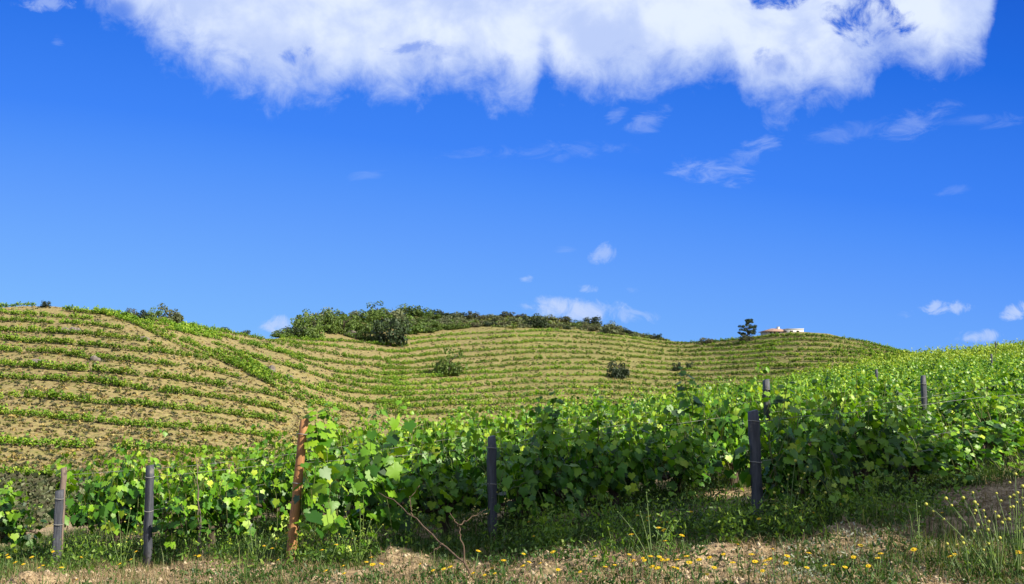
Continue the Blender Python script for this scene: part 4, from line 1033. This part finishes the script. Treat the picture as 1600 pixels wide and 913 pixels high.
herb_mass(5200, 35, lambda P, r: dens_green(P, r)*np.clip((ahead(P)+.35)*1.6, 0, 1)*.95, .15, 46, .024, 'herb', 'weeds', 'leafy green weeds crowding the feet of the vines')
herb_mass(3600, 38, lambda P, r: np.exp(-((ahead(P)+.05)/.42)**2)*np.clip(sum(np.exp(-((P[:, 0]-c)/w_)**2) for c, w_ in ((-4.25, .28), (-2.45, .30), (-1.45, .35), (.3, .3), (.95, .3), (1.75, .25), (2.55, .5), (3.2, .3)))*.9+.06, 0, 1), .34, 80, .022, 'bright_herb', 'tall_weeds', 'knee-high bright leafy weeds in patches along the row ends', 10.5)
herb_mass(2600, 36, lambda P, r: ((ahead(P) < -.2)*(P[:, 1] < 8.3)*np.clip(.55+vnoise(P, 1.2, 77, 2), 0, 1)), .08, 40, .02, 'herb', 'low_weeds', 'low creeping weeds on the verge', 9)
herb_mass(1300, 37, lambda P, r: ((ahead(P) < -.3)*(P[:, 1] < 7.5)*(P[:, 0] > 1.2)*np.clip(.55+vnoise(P, 1.5, 87, 2), 0, 1)), .07, 34, .016, 'pale_herb', 'cudweed', 'pale woolly cudweed covering the verge at the lower right', 9)
# clods
def clods(n, seed):
    r = np.random.default_rng(seed); P = sample(n, seed, lambda P, r: np.clip(1-dens_green(P, r)*1.4, 0, 1)*(P[:, 1] < 11)*.9); z = H(P)
    tv = np.array([(1, 0, 0), (-1, 0, 0), (0, 1, 0), (0, -1, 0), (0, 0, 1), (0, 0, -1.)]); tf = np.array([(4, 0, 2), (4, 2, 1), (4, 1, 3), (4, 3, 0), (5, 2, 0), (5, 1, 2), (5, 3, 1), (5, 0, 3)])
    m = len(P); s = .005+.026*r.random(m)**4.5; a = r.uniform(0, 6.28, m); sc3 = r.uniform(.6, 1.3, (m, 6, 3))
    v = tv[None]*sc3*s[:, None, None]; v2 = v.copy(); v2[..., 0] = v[..., 0]*np.cos(a)[:, None]-v[..., 1]*np.sin(a)[:, None]; v2[..., 1] = v[..., 0]*np.sin(a)[:, None]+v[..., 1]*np.cos(a)[:, None]; v2[..., 2] *= .8
    V_ = v2+np.c_[P, z][:, None]; F_ = (tf[None]+(np.arange(m)*6)[:, None, None]).reshape(-1, 3)
    tag(link_mesh('soil_clods', np_mesh('soil_clods', V_.reshape(-1, 3), F_, M['clod'], np.repeat(r.random(m), 6))), 'crumbly tan soil clods on the bare ground', 'soil', kind='stuff')
M['clod'] = leaf_mat('soil_clod', [(.20, .14, .09), (.42, .32, .21), (.68, .56, .39)], 0, .95, .1, 0)
clods(60000, 45)

# ------------------------------------------------------------------ yellow daisies, each its own thing
def daisy(seed):
    r = random.Random(seed); h = r.uniform(.16, .24); mb = MB(); lx, ly = r.uniform(-.05, .05), r.uniform(-.05, .05)
    P = [(0, 0, -.02), (lx*.3, ly*.3, h*.5), (lx, ly, h)]; mb.tube(P, [.0035, .003, .0025], 5)
    for k in range(5):
        z = h*(.1+.15*k); a = r.uniform(0, 6.28); q = np.array([lx*.3*z/h, ly*.3*z/h, z]); e = q+[math.cos(a)*.04, math.sin(a)*.04, .025]; w_ = np.array([-math.sin(a), math.cos(a), 0])*.007
        mb.add([q, (q+e)/2+w_, e, (q+e)/2-w_], [np.array([(0, 1, 2, 3)])])
    stem = mb.build('stem', M['stalk'], False)
    mp_ = MB(); R_ = .021; tilt = np.array([r.uniform(-.4, .4), r.uniform(-.42, .1), 1.0]); tilt /= np.linalg.norm(tilt)
    ax = np.cross(tilt, [1, 0, 0]); ax /= np.linalg.norm(ax); ay = np.cross(tilt, ax); c = np.array(P[-1])
    for k in range(13):
        a = 2*PI*k/13; d = ax*math.cos(a)+ay*math.sin(a); s = -ax*math.sin(a)+ay*math.cos(a); L_ = R_*r.uniform(.9, 1.1)
        mp_.add([c+d*.005-s*.002, c+d*.005+s*.002, c+d*L_*.7+s*.0052+tilt*.003, c+d*L_+tilt*.0005, c+d*L_*.7-s*.0052+tilt*.003], [np.array([(0, 1, 2, 3, 4)])], r.random())
    pet = mp_.build('petals', M['yellow'])
    md = MB(); md.tube([c-tilt*.002, c+tilt*.003, c+tilt*.006], [.008, .0085, .004], 9); dsc = md.build('flower_centre', M['disc'], True)
    return stem, pet, dsc
DA = [daisy(k) for k in range(8)]
dproto = {}
r_ = random.Random(11)
patches = [
 ('bottom left corner before the half-wooden post', [(18,866),(15,858),(60,877),(65,882),(77,855),(8,895),(28,905),(85,898),(112,908),(35,874),(122,870),(48,890)]),
 ('under the slim slate post', [(178,882),(204,858),(205,872),(305,876),(302,866),(232,850)]),
 ('around the orange post', [(408,855),(419,862),(448,832),(427,872),(498,868),(510,905),(540,889),(538,908),(567,884),(575,876),(602,886),(590,900),(516,858)]),
 ('before the dead branch and central post', [(650,873),(683,889),(741,878),(752,902),(773,888),(745,905),(782,898),(765,906),(704,903),(693,894),(832,812),(830,832)]),
 ('in the small cluster right of the central post', [(824,872),(832,882),(849,890),(901,896),(870,903),(818,910),(925,885),(937,903),(957,893),(873,880)]),
 ('in the dense middle patch', [(986,820),(1021,812),(1032,812),(1059,810),(1075,818),(1012,829),(1019,825),(1040,824),(1031,838),(1024,847),(1035,860),(1001,874),(1073,851),(980,855),(1015,878),(1029,877),(1039,875),(1043,885),(1055,888),(1065,886),(1008,888),(995,885),(1052,904),(1067,905),(1027,900),(978,872),(990,897),(1010,905),(1045,909)]),
 ('around the broad slate post', [(1092,880),(1118,881),(1138,864),(1088,900),(1126,902),(1140,904),(1103,910),(1178,892),(1188,910),(1187,786),(1186,820),(1169,893),(1192,894),(1155,860)]),
 ('in the tall weeds right of the broad slate post', [(1253,735),(1270,748),(1262,766),(1285,768),(1296,772),(1271,796),(1315,784),(1249,802),(1253,805),(1206,794),(1240,780),(1228,790),(1300,756)]),
 ('along the lower right verge', [(1210,884),(1203,888),(1214,897),(1222,905),(1240,890),(1251,894),(1270,905),(1290,892),(1355,857),(1354,890),(1368,893),(1374,890),(1332,877),(1423,876),(1468,816),(1480,880),(1494,879),(1590,882),(1578,884),(1298,896),(1330,906)])]
nd = 0
for lab, L_ in patches:
    allp = list(L_)
    for x, y in allp:
        # the listed pixel is the flower head; its foot is about 18 cm lower
        X, Y = on_ground(x, min(y+34, 930), 4.5); k = r_.randrange(8); s = r_.uniform(.7, 1.1); z = h1(X, Y)
        if k not in dproto:
            rt = empty('yellow_daisy', (X, Y, z), 0, s); st, pe, ds = DA[k]; hd = link_mesh('petals', pe, rt); ch = [link_mesh('stem', st, rt), hd, link_mesh('flower_centre', ds, rt)]; dproto[k] = (rt, ch)
        else: rt = copy_thing(dproto[k][0], dproto[k][1], (X, Y, z), 0, (s, s, s))
        rt.rotation_euler[2] = r_.uniform(-.7, .7)
        tag(rt, 'yellow daisy on a thin stalk '+lab, 'flower', 'yellow daisies '+lab); nd += 1
print('daisies', nd)

# tall yellow-budded weed at the right edge, and a few flowering stalks
BUD = {}
for k in ('bud', 'stalk'):
    mb = MB(); mb.tube([(0, 0, -.7), (0, 0, -.3), (0, 0, .2), (0, 0, .7)], [.35, .8, .8, .4], 7); BUD[k] = mb.build('bud', M[k], True)
def spray(name, foot, tips, lab, seed, bud=.011, matb='bud'):
    r = np.random.default_rng(seed); X, Y = on_ground(*foot, 4.5); b = np.array((X, Y, h1(X, Y)-.02)); root = empty(name, tuple(b)); stems = MB(); buds = MB(); lv = MB()
    for (x, y, dY) in tips:
        e = np.array(at(x, y, Y+dY))-b; mid = e*.5+np.array([-e[0]*.12, 0, abs(e[2])*.10]); t = np.linspace(0, 1, 9)[:, None]
        Q = (1-t)**2*0+2*t*(1-t)*mid+t*t*e+r.normal(size=3)*.03*(1-t)*t
        stems.tube(Q, np.linspace(.0052, .002, 9), 5)
        for q in (Q[-1], Q[-2]+r.normal(size=3)*.012, Q[-3]+r.normal(size=3)*.02, Q[-4]+r.normal(size=3)*.02)[:r.integers(1, 4)]:
            s = bud*r.uniform(.7, 1.3)*1.15; o = link_mesh('bud', BUD[matb], root, tuple(q)); o.scale = (s, s, s)
        for w_ in range(12):
            q = Q[1+w_ % 6]+r.normal(size=3)*.006; d = unit(r, 1)[0]*.05*(1.2-w_ % 6/6); nrm = np.cross(d, [0, 0, 1.0]); nrm = nrm/(np.linalg.norm(nrm)+1e-6)*.006; lv.add([q, q+d*.5+nrm, q+d, q+d*.5-nrm], [np.array([(0, 1, 2, 3)])])
    link_mesh('stems', stems.build('stems', M['stalk'], True), root); link_mesh('leaves', lv.build('leaves', M['bright_herb']), root)
    return tag(root, lab, 'weed')
spray('mustard_weed', (1560, 905), [(1447,788,.2),(1487,790,.2),(1505,778,.25),(1523,785,.2),(1478,779,.3),(1537,798,.1),(1555,800,.1),(1570,812,.1),(1520,770,.3),(1545,815,0)], 'sprawling weed with yellow buds leaning left at the right edge', 1)
spray('mustard_weed', (1592, 900), [(1587,741,.2),(1590,770,.1),(1557,771,.2),(1578,777,.1),(1598,760,0),(1600,790,0),(1583,792,0)], 'upright weed with yellow buds, tallest plant at the right edge', 2)
spray('mustard_weed', (1510, 908), [(1503,840,.1),(1528,820,.1),(1480,850,.1),(1545,850,0),(1490,868,0)], 'smaller budding weed at the foot of the sprawling one', 3)
spray('mustard_weed', (1440, 880), [(1432,783,.1),(1437,806,.1),(1428,830,0)], 'straight green weed stalk over the bare soil on the right', 4, .006, 'stalk')
spray('mustard_weed', (1235, 850), [(1243,720,.2),(1232,742,.2),(1222,760,.1),(1262,730,.2),(1281,752,.2),(1210,770,.1),(1250,760,.1),(1290,770,.1),(1228,790,0),(1272,772,.1)], 'tall flowering weed clump right of the broad slate post', 5, .010)
spray('mustard_weed', (1020, 895), [(1000,800,.2),(965,800,.1),(1062,812,.1),(1045,822,.1),(980,835,.1),(1010,770,.2)], 'tall thin weed stalks in the middle of the daisy patch', 6, .007, 'stalk')
spray('mustard_weed', (560, 885), [(540,800,.1),(562,790,.1),(580,812,.1),(598,820,.1),(552,830,0),(530,835,0)], 'feathery green weed right of the orange post foot', 7, .006)
spray('mustard_weed', (190, 895), [(170,815,.1),(185,800,.1),(204,795,.1),(215,822,.1),(200,838,0)], 'leafy yellow-tipped weed left of the slim slate post', 8, .008)
spray('mustard_weed', (400, 890), [(385,800,.1),(396,815,.1),(412,828,.1),(430,830,0),(378,835,0)], 'fine green weed left of the orange post foot', 9, .005, 'stalk')
